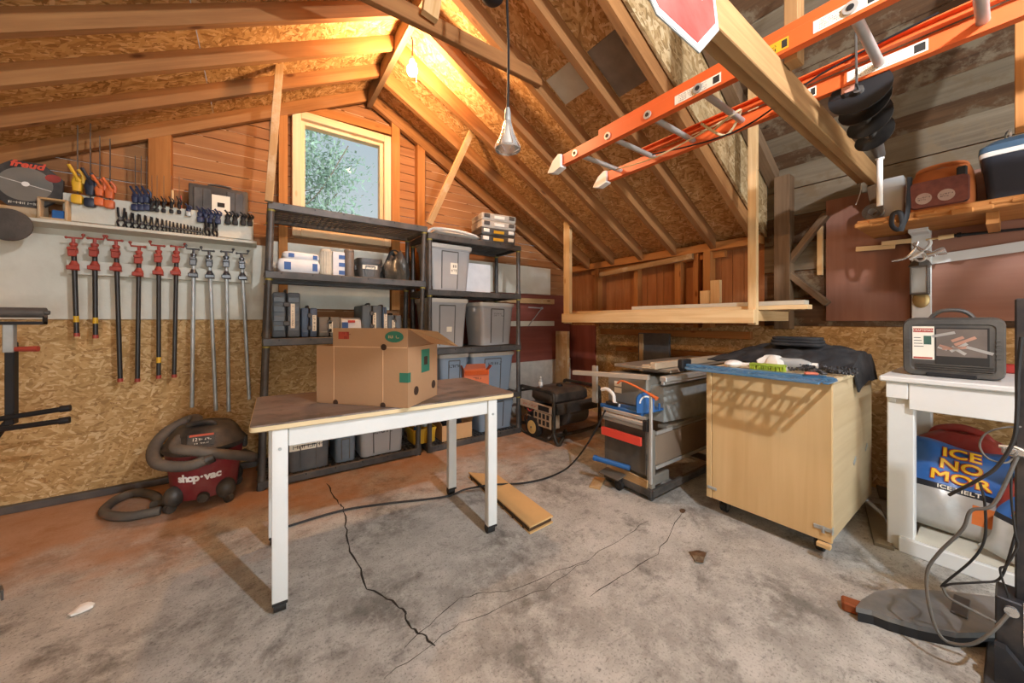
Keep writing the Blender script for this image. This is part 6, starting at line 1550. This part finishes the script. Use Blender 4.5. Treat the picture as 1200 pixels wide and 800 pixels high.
cable('dark cable hanging from the clip and turning back at the plate', [(1148, 565, 1.81), (1154, 590, 1.8), (1154, 630, 1.8), (1140, 655, 1.8), (1108, 682, 1.8), (1104, 688, 1.8), (1115, 684, 1.8), (1150, 682, 1.81), (1170, 679, 1.82), (1180, 660, 1.82), (1190, 625, 1.83)], .007)
cable('thin dark cable twisting down along the machine post', [(1186, 535, 1.83), (1185, 580, 1.82), (1190, 625, 1.81), (1192, 640, 1.81), (1180, 662, 1.81), (1172, 668, 1.81), (1182, 700, 1.83)], .006)
cable('pale grey cable running over the steel plate to the gearbox', [(1105, 688, 1.79), (1112, 700, 1.79), (1140, 715, 1.8), (1166, 728, 1.82)], .009, CG)

# ================================================================== THINGS ON THE FLOOR
p4 = [onZ(u, v_, .04) for u, v_ in ((549, 553), (583, 556), (648, 604), (621, 617))]
c_ = sum(p4, V((0, 0, 0)))/4
t = thing('hollow_board', 'tan hollow core board lying on the floor by the table leg', 'board', (c_.x, c_.y, 0))
b = B(); poly = [(q.x-c_.x, q.y-c_.y) for q in p4]; b.prism(poly, .008, Matrix.Translation((0, 0, .032))); b.prism(poly, .006, Matrix.Translation((0, 0, .0005))); b.build('skin', plain('tan_board', '#cfa972', .6, 0, .05), t)
b = B(); cc_ = V((0, 0)); b.prism([tuple(V(q)*.965) for q in poly], .0255, Matrix.Translation((0, 0, .0065)))
for i in range(7):
    q = V(poly[0]).lerp(V(poly[3]), (i+.5)/7); b.box((q.x*.985, q.y*.985, .019), (.012, .012, .0255))
b.build('core', plain('dark_core', '#4a3826', .9), t)
pts = [onZ(u, v_, zz) for u, v_, zz in ((322, 622, .008), (345, 614, .008), (400, 598, .008), (450, 590, .008), (520, 582, .01), (546, 573, .03), (575, 568, .055), (592, 567, .04), (612, 566, .012), (640, 560, .01), (662, 550, .012))]
E_ = V((sx0-.045, sy0+SD-.04, .50)); F0 = pts[-1]
pts += [F0.lerp(E_, q)-V((0, 0, .42*q*(1-q)*.5)) for q in (.3, .6, .85)]+[E_]
b = B(); b.tube([q-pts[0] for q in pts], .006, 8, 0, 6); b.build('extension_lead', 'rubber', loc=pts[0], label='black extension cord snaking across the floor under the table to the saw', category='cord')
def debris(label, u, v_, s_, mat, cat='scrap', rz=.3, n=8):
    p = onZ(u, v_); b = B()
    vs = b.ball((0, 0, s_[2]*.5), (s_[0]/2, s_[1]/2, s_[2]/2), 0, n, 5)
    for v in b.bm.verts: v.co *= 1+.25*math.sin(v.co.x*90+v.co.y*70)
    mn = min(v.co.z for v in b.bm.verts)
    for v in b.bm.verts: v.co.z -= mn
    b.build('floor_scrap', mat, loc=(p.x, p.y, .0005), rot=(0, 0, rz), label=label, category=cat)
debris('white paper scrap on the bare floor left of the table', 95, 717, (.07, .05, .02), 'white_plastic')
debris('dry brown leaf litter on the floor in front of the cabinet', 818, 652, (.1, .07, .012), 'plank_old')
debris('small brown leaf lying in front of the saw base', 800, 600, (.05, .03, .01), 'plank_old')
p = onZ(3, 712)
t = thing('caster_wheel', 'small dark caster wheel just entering the view at the left edge', 'caster', (p.x-.03, p.y, .0), .4)
b = B(); b.cyl((-.02, 0, .034), (.02, 0, .034), .034, None, 20); b.build('wheel', 'rubber', t); b = B(); b.box((0, 0, .07), (.06, .05, .008), None, .002); b.bx(-.03, -.024, -.015, .015, .03, .07); b.bx(.024, .03, -.015, .015, .03, .07); b.build('fork', 'dark_steel', t)

for (u0, v0), (u1, v1), lab in (((1031, 556), (1040, 585), 'weathered grey board scrap on the floor between cabinet and bench'), ((1022, 590), (1036, 640), 'second grey board scrap on the floor before the bench leg')):
    p, q = onZ(u0, v0, .01), onZ(u1, v1, .01); b = B(); b.beam((p-q)*.5, (q-p)*.5, .07, .018); b.build('board_scrap', 'plank_grey', loc=((p+q)/2), label=lab, category='board')
t = thing('folding_bracket', 'grey folding shelf bracket fixed to the dark red board behind the right rack', 'bracket', onY(619, 360, GY-.1))
o_ = onY(619, 360, GY-.1); p, q = onY(635, 361, GY-.1)-o_, onY(619, 382, GY-.1)-o_
b = B(); b.beam((0, 0, 0), q, .012, .012); b.build('upright', 'galv', t); b = B(); b.beam((0, 0, 0), p, .012, .012); b.build('arm', 'galv', t); b = B(); b.beam(q, p, .01, .01); b.cyl(p+V((0, -.01, 0)), p+V((0, .01, 0)), .014, None, 12); b.build('strut', 'galv', t)
p, q = onX(1009, 196, WX-.05), onX(1003, 240, WX-.05)
b = B(); b.tube([(0, 0, 0), (0, 0, (q.z-p.z)*.6), q-p], .003, 6, 0, 4); b.build('thin_string', 'white_plastic', loc=p, label='thin pale string hanging in front of the brown sheet beside the plastic roll', category='string')
